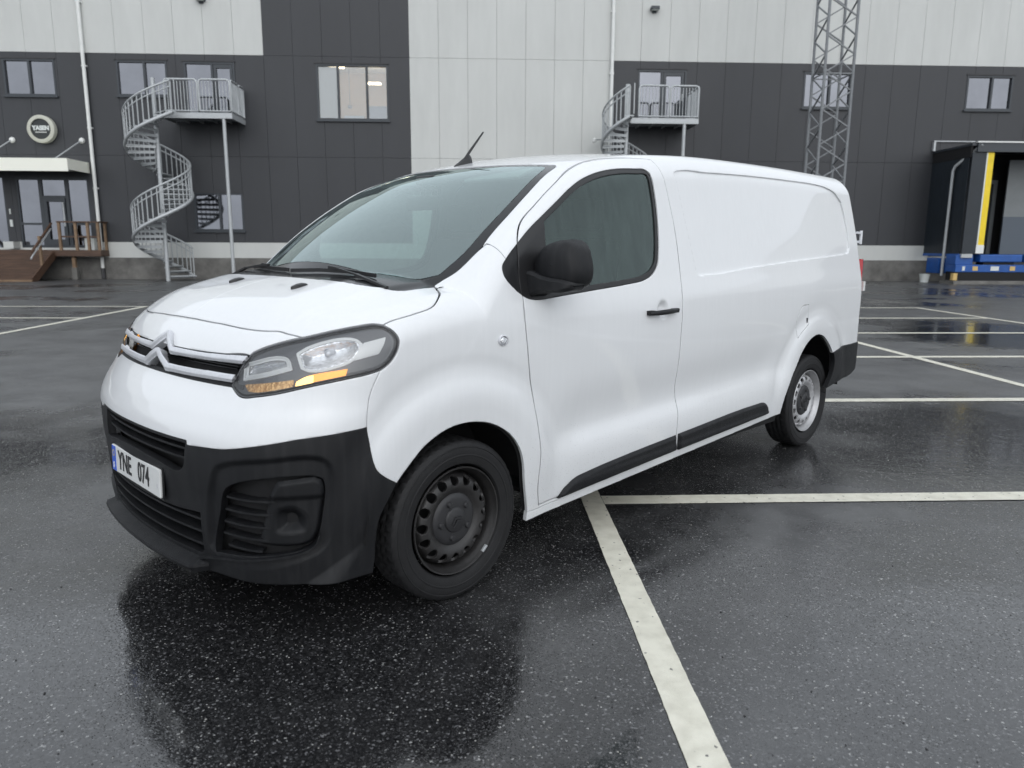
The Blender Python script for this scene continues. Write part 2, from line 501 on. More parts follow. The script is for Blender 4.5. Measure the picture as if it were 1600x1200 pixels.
def sstep(a,b,x):
    t=np.clip((x-a)/(b-a),0,1);return t*t*(3-2*t)
def fil(a,b,r):
    """intersection with a round of radius r"""
    aa=np.maximum(a+r,0);bb=np.maximum(b+r,0)
    return np.where((a>-r)&(b>-r),np.sqrt(aa*aa+bb*bb+1e-12)-r,np.maximum(a,b))
def smin(a,b,k):
    h=np.maximum(k-np.abs(a-b),0)/k;return np.minimum(a,b)-h*h*k*.25
side_z=spl([.15,.25,.30,.40,.55,.70,.85,1.0,1.12,1.25,1.5,1.75,1.95],
           [.918,.930,.938,.950,.958,.961,.964,.966,.960,.935,.889,.843,.806])
nose=spl([.10,.17,.30,.42,.52,.60,.68,.74,.80,.86,.90,.98,1.06,1.12,1.2],
         [.80,.828,.850,.862,.868,.874,.872,.862,.840,.800,.775,.745,.705,.655,.58])
hoodc=spl([-5,-.6,-.1,.1,.3,.5,.6,.7,.85],[1.0,1.2,1.297,1.280,1.240,1.180,1.138,1.085,.975])
wsc=spl([-1.4,-1.0,-.81,-.69,-.58,-.39,-.225,-.09,.04,.13,.3,1],[2.02,1.89,1.818,1.772,1.725,1.628,1.53,1.438,1.335,1.253,1.05,0])
roofc=spl([-4.3,-3.9,-3.4,-2.6,-1.8,-1.2,-.9,-.6],[1.925,1.937,1.940,1.938,1.918,1.872,1.838,1.80])
rear_x=spl([.2,.45,.6,.9,1.2,1.5,1.75,1.9],[-4.02,-4.13,-4.130,-4.116,-4.118,-4.092,-4.034,-3.985])
ring_=spl([.0,.34,.40,.445,.47,.50,.545,.585,.60,.625,.66,.8],[.004,.004,.006,.0085,.0088,.0068,.000,-.0030,-.0026,-.001,.0,.0])
def side(x,z):
    s=side_z(z)
    # front arch flare and rear arch flare
    for cx,cz,amp in((-.02,.36,1.3),(-3.235,.40,1.4)):
        r=np.hypot(x-cx,z-cz)
        s=s+amp*ring_(r)*sstep(.30,.55,z)+amp*.006*sstep(.55,.38,r)
    s=s-.020*sstep(-3.0,-4.1,x)
    # hollow along the lower side, rising to the rear
    zc=.585+.055*np.clip((-x-.5)/2,0,1)
    s=s-.029*np.exp(-((z-zc)/np.where(z>zc,.15,.085))**2)*sstep(-.42,-.75,x)*sstep(-2.95,-2.45,x)
    # the bumper corner ahead of the wheel stands upright at its foot
    s=s+.016*sstep(.42,.12,z)*sstep(.15,.38,x)
    # narrowing toward the front
    s=s-.032*np.clip((x+.6)/1.2,0,2)**2-.010*sstep(-.5,.45,x)*sstep(1.35,1.15,z)
    return s
def front(y,z):
    up=sstep(.84,.93,z)
    return nose(z)-.014*up-(.22-.034*up)*np.abs(y)**2.2
def parts(P):
    x,y,z=P[...,0],np.abs(P[...,1]),P[...,2]
    a=x-front(y,z)
    sd=y-side(x,z)
    plan=fil(a*.93,sd,.26)
    yc=.66-.10*(x-.5)*(x<.6)
    hz=(z-(hoodc(x+.05*y*y)-.02*y*y-.06*sstep(.45,.95,y)+.009*sstep(yc+.022,yc-.03,y)-.010))*.95
    low=fil(hz,plan,.10)
    # cabin
    xe=x+.36*y*y
    wsz=(z-wsc(xe))*.82
    rf=z-(roofc(x)-.055*(y/.8)**2)
    cab=fil(-smin(-wsz,-rf,.10),sd,.065+.055*sstep(-.6,-1.3,x))
    return low,cab
def F(P):
    low,cab=parts(P)
    x,z=P[...,0],P[...,2]
    f=smin(low,cab,.003)
    f=fil(f,(rear_x(z)+.06*np.abs(P[...,1])**3)-x,.07)
    return fil(f,.17-z,.03)

# ------------------------------------------------------------------ panels cut from the body surface
def cast(O, D, inset=0.0, tmax=2.6):
    lo = np.zeros(O.shape[:-1]); hi = np.full(O.shape[:-1], tmax)
    flo = fhi = None
    for k in range(15):
        if k < 9: m = (lo + hi) / 2
        else: m = np.clip(lo - flo * (hi - lo) / (fhi - flo + 1e-15), lo, hi)
        fm = F(O + D * m[..., None]) + inset
        if k == 7: flo = np.full(lo.shape, -1e-3); fhi = np.full(lo.shape, 1e-3)
        ins = fm < 0
        if k >= 7:
            # Illinois step: halve the value kept at the stale end
            fhi = np.where(ins, fhi * (.5 if k > 9 else 1), fm); flo = np.where(ins, fm, flo * (.5 if k > 9 else 1))
        lo = np.where(ins, m, lo); hi = np.where(ins, hi, m)
    t = np.where(np.abs(flo) < np.abs(fhi), lo, hi)
    return O + D * t[..., None]

def front_pts(phi, z, inset=0.0):
    phi = np.asarray(phi, float); z = np.broadcast_to(np.asarray(z, float), phi.shape)
    O = np.stack([0 * phi, 0 * phi, z], -1)
    D = np.stack([np.cos(phi), np.sin(phi), 0 * phi], -1)
    return cast(O, D, inset, 1.6)

def side_pts(x, z, inset=0.0):
    x = np.asarray(x, float); z = np.broadcast_to(np.asarray(z, float), x.shape)
    O = np.stack([x, 0 * x, z], -1)
    D = np.zeros(O.shape); D[..., 1] = 1
    return cast(O, D, inset, 1.6)

AXZ = 0.85
def patch(kind, a, b, inset=0.0, disp=None):
    A, B = np.meshgrid(a, b, indexing='ij'); Z = np.zeros(A.shape)
    if kind == 'cyl':
        O = np.stack([A, Z, Z + AXZ], -1); D = np.stack([Z, np.cos(B), np.sin(B)], -1)
    elif kind == 'front':
        O = np.stack([Z, Z, B], -1); D = np.stack([np.cos(A), np.sin(A), Z], -1)
    elif kind == 'top':
        O = np.stack([A, B, Z + AXZ], -1); D = np.stack([Z, Z, Z + 1], -1)
    elif kind == 'rear':
        O = np.stack([Z - 3.4, A, B], -1); D = np.stack([Z - 1, Z, Z], -1)
    V = cast(O, D, inset(A, B) if callable(inset) else inset)
    def nrm(V):
        n = np.cross(np.gradient(V, axis=0), np.gradient(V, axis=1))
        n /= np.linalg.norm(n, axis=-1, keepdims=True) + 1e-12
        return n * np.sign((n * D).sum(-1, keepdims=True))
    N = nrm(V)
    if disp is not None:
        V = V + N * disp(V)[..., None]; N = nrm(V)
    n, m = A.shape
    I = np.arange(n * m).reshape(n, m)
    q = [I[:-1, :-1].ravel(), I[1:, :-1].ravel(), I[1:, 1:].ravel(), I[:-1, 1:].ravel()]
    T = np.concatenate([np.stack([q[0], q[1], q[2]], -1), np.stack([q[0], q[2], q[3]], -1)])
    V = V.reshape(-1, 3); N = N.reshape(-1, 3)
    fn = np.cross(V[T[:, 1]] - V[T[:, 0]], V[T[:, 2]] - V[T[:, 0]])
    if (fn * N[T[:, 0]]).sum() < 0: T = T[:, ::-1]
    return V, N, T

def clip(V, N, T, g):
    g = np.where(np.abs(g) < 1e-7, 1e-7, g)
    ins = g[T] > 0; cnt = ins.sum(1)
    out = [T[cnt == 3]]; nv = []; nn = []; base = len(V); keys = {}
    def cut(i, j):
        k = np.stack([np.minimum(i, j), np.maximum(i, j)], -1); return k
    jobs = []
    t1 = T[cnt == 1]; i1 = ins[cnt == 1].argmax(1)
    t2 = T[cnt == 2]; i2 = (~ins[cnt == 2]).argmax(1)
    def roll(t, i):
        rr = np.arange(len(t)); return t[rr, i], t[rr, (i + 1) % 3], t[rr, (i + 2) % 3]
    a1, b1, c1 = roll(t1, i1); a2, b2, c2 = roll(t2, i2)
    E_ = np.concatenate([cut(a1, b1), cut(a1, c1), cut(a2, b2), cut(a2, c2)])
    if len(E_):
        u_, inv = np.unique(E_, axis=0, return_inverse=True); inv = inv.ravel() + base
        i, j = u_[:, 0], u_[:, 1]; t = (g[i] / (g[i] - g[j]))[:, None]
        V = np.concatenate([V, V[i] * (1 - t) + V[j] * t])
        nm = N[i] * (1 - t) + N[j] * t; N = np.concatenate([N, nm / np.linalg.norm(nm, axis=1, keepdims=True)])
        k1, k2 = len(a1), len(a2)
        ab1, ac1, ab2, ac2 = inv[:k1], inv[k1:2 * k1], inv[2 * k1:2 * k1 + k2], inv[2 * k1 + k2:]
        out += [np.stack([a1, ab1, ac1], -1), np.stack([ab2, b2, c2], -1), np.stack([ab2, c2, ac2], -1)]
    T = np.concatenate(out)
    us, inv = np.unique(T, return_inverse=True)
    return V[us], N[us], inv.reshape(-1, 3)

def rim_of(V, N, T, th, soft):
    """turn the cut edges in: a tilted edge normal and a strip of thickness th behind it"""
    E_ = np.concatenate([T[:, [0, 1]], T[:, [1, 2]], T[:, [2, 0]]])
    key = np.sort(E_, 1); _, first, cn = np.unique(key, axis=0, return_index=True, return_counts=True)
    be = E_[first[cn == 1]]
    if not len(be): return V, N, T
    ed = V[be[:, 1]] - V[be[:, 0]]
    outw = np.cross(ed, N[be[:, 0]]); outw /= np.linalg.norm(outw, axis=1, keepdims=True) + 1e-12
    acc = np.zeros(V.shape)
    for k in (0, 1): np.add.at(acc, be[:, k], outw)
    ln = np.linalg.norm(acc, axis=1); has = ln > 1e-9
    N0 = N.copy()
    if soft:
        acc[has] /= ln[has, None]
        N = N.copy(); N[has] = N[has] + soft * acc[has]; N /= np.linalg.norm(N, axis=1, keepdims=True)
        V = V.copy(); V[has] -= N0[has] * 0.0012
    b0 = len(V); k = len(be)
    P0, P1 = V[be[:, 0]], V[be[:, 1]]
    Q0, Q1 = P0 - N0[be[:, 0]] * th, P1 - N0[be[:, 1]] * th
    V2 = np.concatenate([V, P0, P1, Q1, Q0]); N2 = np.concatenate([N, outw, outw, outw, outw])
    r_ = np.arange(k) + b0
    T2 = np.concatenate([T, np.stack([r_ + k, r_, r_ + 3 * k], -1), np.stack([r_ + k, r_ + 3 * k, r_ + 2 * k], -1)])
    return V2, N2, T2

def cutout(pt, keeps, th=0.012, soft=0.5):
    V, N, T = pt
    for g in keeps:
        if len(T) == 0: break
        V, N, T = clip(V, N, T, g(V))
    return rim_of(V, N, T, th, soft) if th else (V, N, T)

def mirrored(p):
    V, N, T = p; s = np.array([1, -1, 1.0]); return V * s, N * s, T[:, ::-1]

def joined(*ps):
    V, N, T, o = [], [], [], 0
    for v, n, t in ps: V.append(v); N.append(n); T.append(t + o); o += len(v)
    return np.concatenate(V), np.concatenate(N), np.concatenate(T)

def piece(name, material, parent, p):
    V, N, T = p
    return obj_from(name, mesh_np(name, V, T, N), material, parent)

def smooth_poly(pts, n=5, sharp=50, closed=True):
    P = np.array(pts, float); k = len(P)
    prv = P - np.roll(P, 1, 0); nxt = np.roll(P, -1, 0) - P
    lp = np.linalg.norm(prv, axis=1); ln = np.linalg.norm(nxt, axis=1)
    ca = (prv * nxt).sum(1) / (lp * ln + 1e-12); hard = ca < math.cos(R(sharp))
    if not closed: hard[0] = hard[-1] = True
    tan = (prv / lp[:, None] + nxt / ln[:, None]) / 2
    out = []
    for i in range(k if closed else k - 1):
        j = (i + 1) % k; L = ln[i]
        m0 = nxt[i] if hard[i] else tan[i] * L; m1 = nxt[i] if hard[j] else tan[j] * L
        for t in np.arange(n) / n:
            out.append((2 * t**3 - 3 * t**2 + 1) * P[i] + (t**3 - 2 * t**2 + t) * m0 + (3 * t**2 - 2 * t**3) * P[j] + (t**3 - t**2) * m1)
    if not closed: out.append(P[-1])
    return np.array(out)

def sdf(Q, poly):
    """signed distance to a closed polygon, negative inside"""
    d2 = np.full(len(Q), 1e9); ins = np.zeros(len(Q), bool)
    lo, hi = poly.min(0) - 0.15, poly.max(0) + 0.15
    near = ((Q > lo) & (Q < hi)).all(1)
    q = Q[near]; dd = np.full(len(q), 1e9); ii = np.zeros(len(q), bool)
    A = poly; B = np.roll(poly, -1, 0)
    for a, b in zip(A, B):
        e = b - a; w = q - a
        t = np.clip((w @ e) / (e @ e + 1e-15), 0, 1)
        v = w - t[:, None] * e
        dd = np.minimum(dd, (v * v).sum(1))
        c = (a[1] <= q[:, 1]) != (b[1] <= q[:, 1])
        with np.errstate(divide='ignore', invalid='ignore'):
            xi = a[0] + (q[:, 1] - a[1]) / (b[1] - a[1] + 1e-15) * e[0]
        ii ^= c & (q[:, 0] < xi)
    res = np.full(len(Q), 0.15); res[near] = np.where(ii, -1, 1) * np.sqrt(dd)
    return res

UF = 0.85
def uv(V, proj):
    x, y, z = V[:, 0], np.abs(V[:, 1]), V[:, 2]
    if proj == 'xz': return np.stack([x, z], -1)
    if proj == 'xy': return np.stack([x, y], -1)
    if proj == 'yz': return np.stack([y, z], -1)
    if proj == 'fz': return np.stack([np.arctan2(y, x) * UF, z], -1)
class Reg:
    """an outline on the body: .s(V) < 0 inside"""
    def __init__(self, pts, proj, ymin=None, smooth=True, sharp=50):
        if proj == 'fz' and len(pts[0]) == 3: pts = [(math.atan2(p[1], p[0]) * UF, p[2]) for p in pts]
        self.poly = smooth_poly(pts, 5, sharp) if smooth else np.array(pts, float)
        self.proj, self.ymin = proj, ymin
    def s(self, V):
        v = sdf(uv(V, self.proj), self.poly)
        return v if self.ymin is None else np.maximum(v, self.ymin - np.abs(V[:, 1]))
    # the gap narrows where the surface turns away from the plane of the outline (towards the roof)
    def _g(self, V, gap): return gap * (1 - .55 * sstep(1.35, 1.6, V[:, 2])) if self.proj == 'xz' else gap
    def inside(self, gap=0.0030): return lambda V: -self.s(V) - self._g(V, gap)
    def outside(self, gap=0.0030): return lambda V: self.s(V) - self._g(V, gap)

# outlines in van coordinates: x forward from the front axle, y left, z up
DOOR = Reg([(-.462,.272),(-.440,.36),(-.437,.446),(-.437,.516),(-.422,.61),(-.397,.767),(-.371,.883),(-.345,1.096),(-.345,1.147),(-.346,1.188),(-.343,1.236),(-.348,1.313),(-.368,1.402),(-.388,1.44),(-.413,1.473),(-.447,1.504),(-.51,1.548),(-.63,1.627),(-.777,1.71),(-.879,1.75),(-.989,1.782),(-1.098,1.805),(-1.175,1.814),(-1.396,1.824),(-1.450,1.824),(-1.462,1.755),(-1.486,1.654),(-1.515,1.487),(-1.524,1.342),(-1.52,1.196),(-1.512,1.024),(-1.507,.884),(-1.512,.747),(-1.515,.69),(-1.53,.601),(-1.538,.532),(-1.531,.459),(-1.53,.403),(-1.54,.308)], 'xz', .68)
WINDOW = Reg([(-.264,1.307),(-.295,1.342),(-.368,1.402),(-.444,1.46),(-.534,1.518),(-.642,1.585),(-.728,1.637),(-.818,1.681),(-.921,1.716),(-1.025,1.74),(-1.137,1.756),(-1.261,1.764),(-1.335,1.765),(-1.363,1.749),(-1.372,1.687),(-1.378,1.578),(-1.371,1.469),(-1.352,1.359),(-1.332,1.304),(-1.282,1.258),(-1.202,1.23),(-1.068,1.215),(-.823,1.198),(-.601,1.183),(-.487,1.175),(-.418,1.173),(-.372,1.181),(-.334,1.201),(-.291,1.235),(-.262,1.27)], 'xz', .68)
ARCH_F = Reg([(.298,.552),(.243,.608),(.185,.66),(.118,.697),(.055,.717),(-.001,.723),(-.061,.72),(-.132,.705),(-.209,.669),(-.273,.617),(-.317,.553),(-.337,.493),(-.350,.415),(-.371,.33),(-.388,.262),(-.40,.05),(.40,.05),(.393,.212),(.386,.282),(.384,.35),(.371,.435),(.341,.487)], 'xz', .5)
ARCH_R = Reg([(-2.781,.347),(-2.79,.429),(-2.842,.54),(-2.901,.619),(-2.968,.706),(-3.045,.763),(-3.133,.797),(-3.211,.804),(-3.301,.785),(-3.389,.741),(-3.458,.694),(-3.508,.647),(-3.543,.582),(-3.535,.493),(-3.47,.392),(-3.44,.05),(-2.78,.05)], 'xz', .5)
FENDER = Reg([(.33,1.0),(.352,.958),(.386,.892),(.402,.824),(.405,.772),(.399,.718),(.391,.646),(.378,.612),(.290,.545),(0,.35),(-.388,.262),(-.60,.262),(-.60,1.22),(-.36,1.25),(-.30,1.30),(-.289,1.347),(-.276,1.40),(-.231,1.368),(-.129,1.288),(-.081,1.256),(-.043,1.23),(.024,1.199),(.089,1.166),(.177,1.146),(.293,1.119),(.34,1.09)], 'xz', .6, sharp=35)
HEADLIGHT = Reg([(.712,.551,.908),(.70,.559,.932),(.685,.573,.968),(.665,.586,.999),(.65,.596,1.019),(.63,.621,1.035),(.597,.665,1.054),(.558,.711,1.07),(.523,.746,1.08),(.451,.799,1.10),(.37,.846,1.116),(.326,.869,1.121),(.302,.887,1.117),(.28,.911,1.099),(.269,.924,1.079),(.266,.93,1.061),(.275,.931,1.032),(.301,.929,.996),(.339,.924,.97),(.386,.912,.957),(.463,.882,.944),(.565,.819,.922),(.64,.751,.899),(.69,.679,.884),(.705,.64,.878),(.712,.608,.882)], 'fz', sharp=24)
RECESS = Reg([(-1.573,1.763),(-1.613,1.778),(-1.917,1.79),(-2.385,1.804),(-2.928,1.81),(-3.355,1.809),(-3.534,1.796),(-3.667,1.766),(-3.769,1.708),(-3.812,1.604),(-3.836,1.478),(-3.843,1.38),(-3.80,1.341),(-3.3,1.3195),(-2.803,1.297),(-2.3,1.270),(-1.715,1.238),(-1.693,1.240),(-1.682,1.252),(-1.64,1.45)], 'xz', .6, sharp=22)
FUEL = Reg([(-2.905,.80),(-2.953,.834),(-3.055,.885),(-3.05,1.015),(-2.945,1.003),(-2.888,.923)], 'xz', .6)
STRIP_D = Reg([(-.581,.272),(-.625,.316),(-.691,.348),(-.779,.360),(-1.019,.378),(-1.522,.402),(-1.532,.312)], 'xz', .6, sharp=40)
STRIP_B = Reg([(-1.542,.404),(-2.43,.436),(-2.51,.432),(-2.565,.405),(-2.585,.368),(-2.575,.346),(-1.552,.310)], 'xz', .6, sharp=40)
REAR_BUMPER = Reg([(-3.508,.647),(-4.012,.675),(-4.4,.68),(-4.4,.47),(-4.12,.49),(-4.05,.475),(-3.98,.452),(-3.929,.436),(-3.663,.418),(-3.45,.392),(-3.47,.36),(-3.40,.36),(-3.40,.6)], 'xz', .6, sharp=30)
hood_nose = spl([0, .263, .587, .623, .702, .742, .95], [.621, .616, .576, .563, .540, .527, .40])
HOOD_XY = Reg([(.8,-.3),(.8,1.0),(-.3,1.0),(-.078,.80),(-.078,.768),(.02,.745),(.098,.726),(.17,.64),(.205,.541),(.22,.33),(.226,.06),(.226,-.3)], 'xy', sharp=40)
WS = Reg([(.8,-.3),(.8,.95),(-.02,.95),(-.06,.80),(-.081,.765),(-.129,.786),(-.20,.80),(-.231,.802),(-.3,.791),(-.44,.775),(-.603,.743),(-.74,.705),(-.845,.668),(-.868,.640),(-.855,.59),(-.795,.354),(-.745,.12),(-.74,0),(-.74,-.3)], 'xy', sharp=40)
# windscreen glass inside its black band
WS_IN = Reg([(.055,-.3),(.055,.06),(.045,.33),(.018,.54),(-.03,.65),(-.09,.728),(-.20,.752),(-.30,.747),(-.44,.733),(-.603,.700),(-.74,.662),(-.815,.632),(-.828,.605),(-.815,.55),(-.765,.354),(-.715,.12),(-.708,0),(-.708,-.3)], 'xy', sharp=40)
FOG = Reg([(.796,.611,.552),(.789,.645,.578),(.753,.717,.606),(.674,.802,.622),(.579,.859,.621),(.554,.869,.608),(.546,.87,.579),(.562,.872,.476),(.574,.863,.408),(.587,.852,.373),(.614,.833,.356),(.688,.77,.336),(.753,.678,.325),(.793,.526,.310),(.798,.526,.333),(.799,.578,.47)], 'fz')
FOG_TRIM = Reg([(.684,.792,.606),(.579,.859,.618),(.556,.869,.604),(.549,.869,.574),(.564,.871,.476),(.576,.862,.408),(.59,.852,.378),(.63,.827,.362),(.736,.721,.366),(.725,.749,.457),(.705,.77,.549)], 'fz', sharp=40)
FOG_HOLE = Reg([(.699,.778,.482),(.688,.788,.506),(.652,.816,.514),(.624,.836,.502),(.606,.849,.472),(.607,.847,.432),(.615,.84,.413),(.683,.788,.41),(.698,.775,.423)], 'fz')
FOG_DISH = Reg([(.80,.56,.60),(.800,.60,.645),(.689,.791,.686),(.586,.86,.691),(.545,.877,.677),(.525,.885,.640),(.53,.885,.50),(.56,.872,.36),(.66,.79,.30),(.78,.56,.28),(.81,.50,.33)], 'fz')
NOTCH = Reg([(-.2,.60),(-.2,.714),(.446,.714),(.446,.694),(.60,.708),(.80,.728),(.95,.742),(1.12,.772),(1.4,.80),(1.4,.1),(-.2,.1)], 'fz', smooth=False)
# white / black line of the bumper, as (angle * UF, z)
wb = [(0, .714), (.334, .848), (.44, .831)]
NOTCH.poly = np.array([(-.2, .715), (math.atan2(.440, .831) * UF, .714), (math.atan2(.447, .833) * UF, .698)] +
    [(math.atan2(y, x) * UF, z) for x, y, z in ((.79, .627, .709), (.747, .72, .725), (.621, .837, .753), (.405, .914, .772), (.30, .93, .78))] + [(1.4, .78), (1.4, .0), (-.2, .0)])
UPPER = Reg([(-.2,.703),(.430,.700),(.426,.677),(.417,.622),(.395,.598),(.355,.588),(.25,.600),(0,.612),(-.2,.612)], 'yz', sharp=60)
LOWER = Reg([(-.2,.440),(.30,.440),(.478,.452),(.462,.30),(.44,.285),(-.2,.285)], 'yz', sharp=30)
GRILLE = Reg([(-.2,.902),(.58,.902),(.64,.94),(.62,1.0),(.585,1.015),(.45,1.009),(.30,1.005),(-.2,1.003)], 'yz', sharp=30)
BAR_U = Reg([(-.05,1.030),(0,1.060),(.018,1.052),(.100,1.004),(.3,1.003),(.45,1.007),(.60,1.014),(.60,.984),(.38,.979),(.112,.974),(.095,.974),(0,1.027),(-.05,1.0)], 'yz', smooth=False)
BAR_L = Reg([(-.05,.965),(0,.993),(.025,.988),(.115,.944),(.15,.943),(.56,.948),(.64,.951),(.62,.921),(.55,.919),(.13,.913),(.10,.913),(0,.960),(-.05,.93)], 'yz', smooth=False)

def cylgrid(x0, x1, t0, t1, step):
    return np.linspace(x0, x1, max(int((x1 - x0) / step), 2) + 1), np.linspace(t0, t1, max(int((t1 - t0) * 0.97 / step), 2) + 1)

def side_disp(V):
    sh = V.shape[:-1]; P = V.reshape(-1, 3)
    dsp = np.zeros(len(P))
    m = (np.abs(P[:, 1]) > .6)
    # dished grip behind the door handle
    rr = np.hypot((P[:, 0] + 1.335) / .052, (P[:, 2] - 1.082) / .050)
    dsp -= 0.020 * sstep(1.0, .35, rr) * m
    return dsp.reshape(sh)

# ------------------------------------------------------------------ delivery van: assembly
VAN = empty('delivery_van', (-.7204, 3.4756, 0), R(-137.3))
tag(VAN, 'white panel van with black bumpers and lit amber indicators parked on wet asphalt', 'van')

TH0, TH1 = R(-41), R(90)
def rear_keep(V):
    s = np.minimum(np.minimum(.815 - np.abs(V[:, 1]), 1.745 - V[:, 2]), -3.93 - V[:, 0]); return -s
def sill_z(x): return .218 + .099 * (-.404 - x) / 2.402
shell_keeps = [
    lambda V: np.maximum(-.20 - V[:, 0], 0) - .0001,
    WS.outside(), FENDER.outside(.0025), DOOR.outside(), WINDOW.outside(.001), ARCH_R.outside(.001),
    REAR_BUMPER.outside(.002), FUEL.outside(.0018), RECESS.outside(.0), rear_keep,
    lambda V: V[:, 2] - sill_z(V[:, 0]),
    lambda V: np.maximum(-V[:, 0] - .39, V[:, 2] - .6),
    lambda V: np.maximum(V[:, 0] + 3.2, V[:, 2] - .55)]
def xs_shell(step):
    return np.concatenate([np.arange(-4.118, -3.88, step * .4), np.arange(-3.88, -.19, step)])
def th_(step): return np.linspace(TH0, TH1, int((TH1 - TH0) * .97 / step) + 1)
left = cutout(patch('cyl', xs_shell(.0085), th_(.0075), 0, side_disp), shell_keeps, .019)
right = mirrored(cutout(patch('cyl', xs_shell(.028), th_(.022)), shell_keeps, .014))
piece('body_shell', 'paint', VAN, joined(left, right))
for pm, stp_ in (((lambda p: p), .012), (mirrored, .03)):
    piece('pressed_panel', 'paint', VAN, pm(cutout(patch('cyl', *cylgrid(-3.88, -1.55, R(18), R(54), stp_), .0115), [lambda V: -RECESS.s(V) + .012], 0)))

# far side first, then the side towards the camera
for sgn, st in ((1, .008), (-1, .024)):
    mir = (lambda p: p) if sgn > 0 else mirrored
    # door with its window
    dp = patch('cyl', *cylgrid(-1.58, -.30, R(-41), R(52), st), 0, side_disp if sgn > 0 else None)
    door = piece('door', 'paint', VAN, mir(cutout(dp, [DOOR.inside(), WINDOW.outside(.001)], .014)))
    wp = patch('cyl', *cylgrid(-1.42, -.22, R(12), R(52), st), .006)
    glass_x = lambda V: -.527 - V[:, 0] - .10 * (V[:, 2] - 1.4)
    frame_keep = lambda V: np.maximum(WINDOW.s(V) + .024, -glass_x(V))
    fr = cutout(wp, [WINDOW.inside(.0), DOOR.inside(.001), frame_keep], .016)
    piece('window_surround', 'seal', door, mir(fr))
    gp = patch('cyl', *cylgrid(-1.42, -.50, R(12), R(52), st), .013)
    piece('side_window', 'side_glass', door, mir(cutout(gp, [lambda V: -WINDOW.s(V) - .020, lambda V: glass_x(V) + .004], 0)))
    piece('pillar_trim', 'plastic', VAN, mir(cutout(wp, [WINDOW.inside(.0), DOOR.outside(.0015)], .016)))
    # front wing
    fp = patch('cyl', *cylgrid(-.64, .43, R(-41), R(45), st), 0)
    fend = piece('front_wing', 'paint', VAN, mir(cutout(fp, [FENDER.inside(.0), DOOR.outside(), WINDOW.outside(.001), ARCH_F.outside(.001), HEADLIGHT.outside(.003)], .014)))
    # black sill strips
    def strip_disp(reg):
        def f(V):
            s = reg.s(V.reshape(-1, 3)).reshape(V.shape[:-1])
            return .003 + .013 * sstep(0, -.014, s) + .006 * sstep(.345, .325, V[..., 2] - .035 * np.clip((-V[..., 0] - .6) / 2, 0, 1))
        return f
    st2 = st * .8
    piece('sill_strip', 'plastic', door, mir(cutout(patch('cyl', *cylgrid(-1.56, -.56, R(-38), R(-22), st2), 0, strip_disp(STRIP_D)), [STRIP_D.inside(0)], .02)))
    piece('sill_strip', 'plastic', VAN, mir(cutout(patch('cyl', *cylgrid(-2.62, -1.52, R(-38), R(-20), st2), 0, strip_disp(STRIP_B)), [STRIP_B.inside(0)], .02)))
    # rear bumper corner
    piece('rear_bumper_corner', 'plastic', VAN, mir(cutout(patch('cyl', *cylgrid(-4.12, -3.42, R(-38), R(-5), st), -.008), [REAR_BUMPER.inside(0), ARCH_R.outside(.0), rear_keep], .03)))
    # fuel flap only on the near side
    if sgn > 0:
        flap = piece('fuel_flap', 'paint', VAN, cutout(patch('cyl', *cylgrid(-3.09, -2.86, R(-8), R(15), .006), 0), [FUEL.inside(.0018)], .012))
        q = side_pts(np.array([-3.035]), .905)[0]
        MB().box(q[0] - .007, q[0] + .007, q[1] - .01, q[1] + .002, q[2] - .022, q[2] + .022).build('finger_slot', 'black', flap)
    # door handle: a bowed bar standing off the dished grip
    hx = np.linspace(-1.195, -1.445, 15); v = []; f = []
    for i, x in enumerate(hx):
        t = i / 14; off = .030 * math.sin(math.pi * min(max(t, .06), .94)) ** .5 + .002
        hh = .013 * (1 - .35 * abs(2 * t - 1) ** 3); zc = 1.072 + .006 * (t - .5)
        y = side_pts(np.array([x]), zc)[0][1]
        for k in range(10):
            a = 2 * math.pi * k / 10; v.append((x, sgn * (y + off + .011 * math.cos(a)), zc + hh * math.sin(a)))
    for i in range(14):
        for k in range(10): f.append((i * 10 + k, i * 10 + (k + 1) % 10, (i + 1) * 10 + (k + 1) % 10, (i + 1) * 10 + k))
    f += [tuple(range(10)), tuple(140 + k for k in range(10))]
    hb = MB().raw(v, f)
    for x in (-1.215, -1.425):
        y = side_pts(np.array([x]), 1.072)[0][1]
        hb.box(x - .022, x + .022, min(sgn * (y - .02), sgn * (y + .022)), max(sgn * (y - .02), sgn * (y + .022)), 1.062, 1.083)
    hb.build('door_handle', 'plastic', door, smooth=40)
    # side repeater lamp
    q = side_pts(np.array([-.218]), 1.024)[0]
    rp = MB().lathe([(.0, .010), (.011, .009), (.014, .004), (.016, .0)], 24, 'y')
    rp.v = [(p[0] * 1.25 + q[0], sgn * (q[1] + p[1]), p[2] + q[2]) for p in rp.v]
    lamp = rp.build('side_repeater', 'reflector', VAN, smooth=50)
    rp = MB().lathe([(.016, .002), (.018, .006), (.021, .005), (.022, -.003)], 24, 'y')
    rp.v = [(p[0] * 1.25 + q[0], sgn * (q[1] + p[1]), p[2] + q[2]) for p in rp.v]
    rp.build('lamp_rim', 'chrome', lamp, smooth=50)

    # ---------------- headlight
    hs = st * .5 if sgn > 0 else .012
    pr = np.arange(.58, 1.36, hs / .9); zr = np.arange(.865, 1.135, hs)
    PH, ZZ = np.meshgrid(pr, zr, indexing='ij')
    sH = sdf(np.stack([PH.ravel() * UF, ZZ.ravel()], -1), HEADLIGHT.poly).reshape(PH.shape)
    LA = Reg([(.676,.586,.985),(.598,.729,1.017),(.590,.745,1.009),(.594,.773,.976),(.658,.691,.947),(.697,.60,.926)], 'fz', sharp=70)
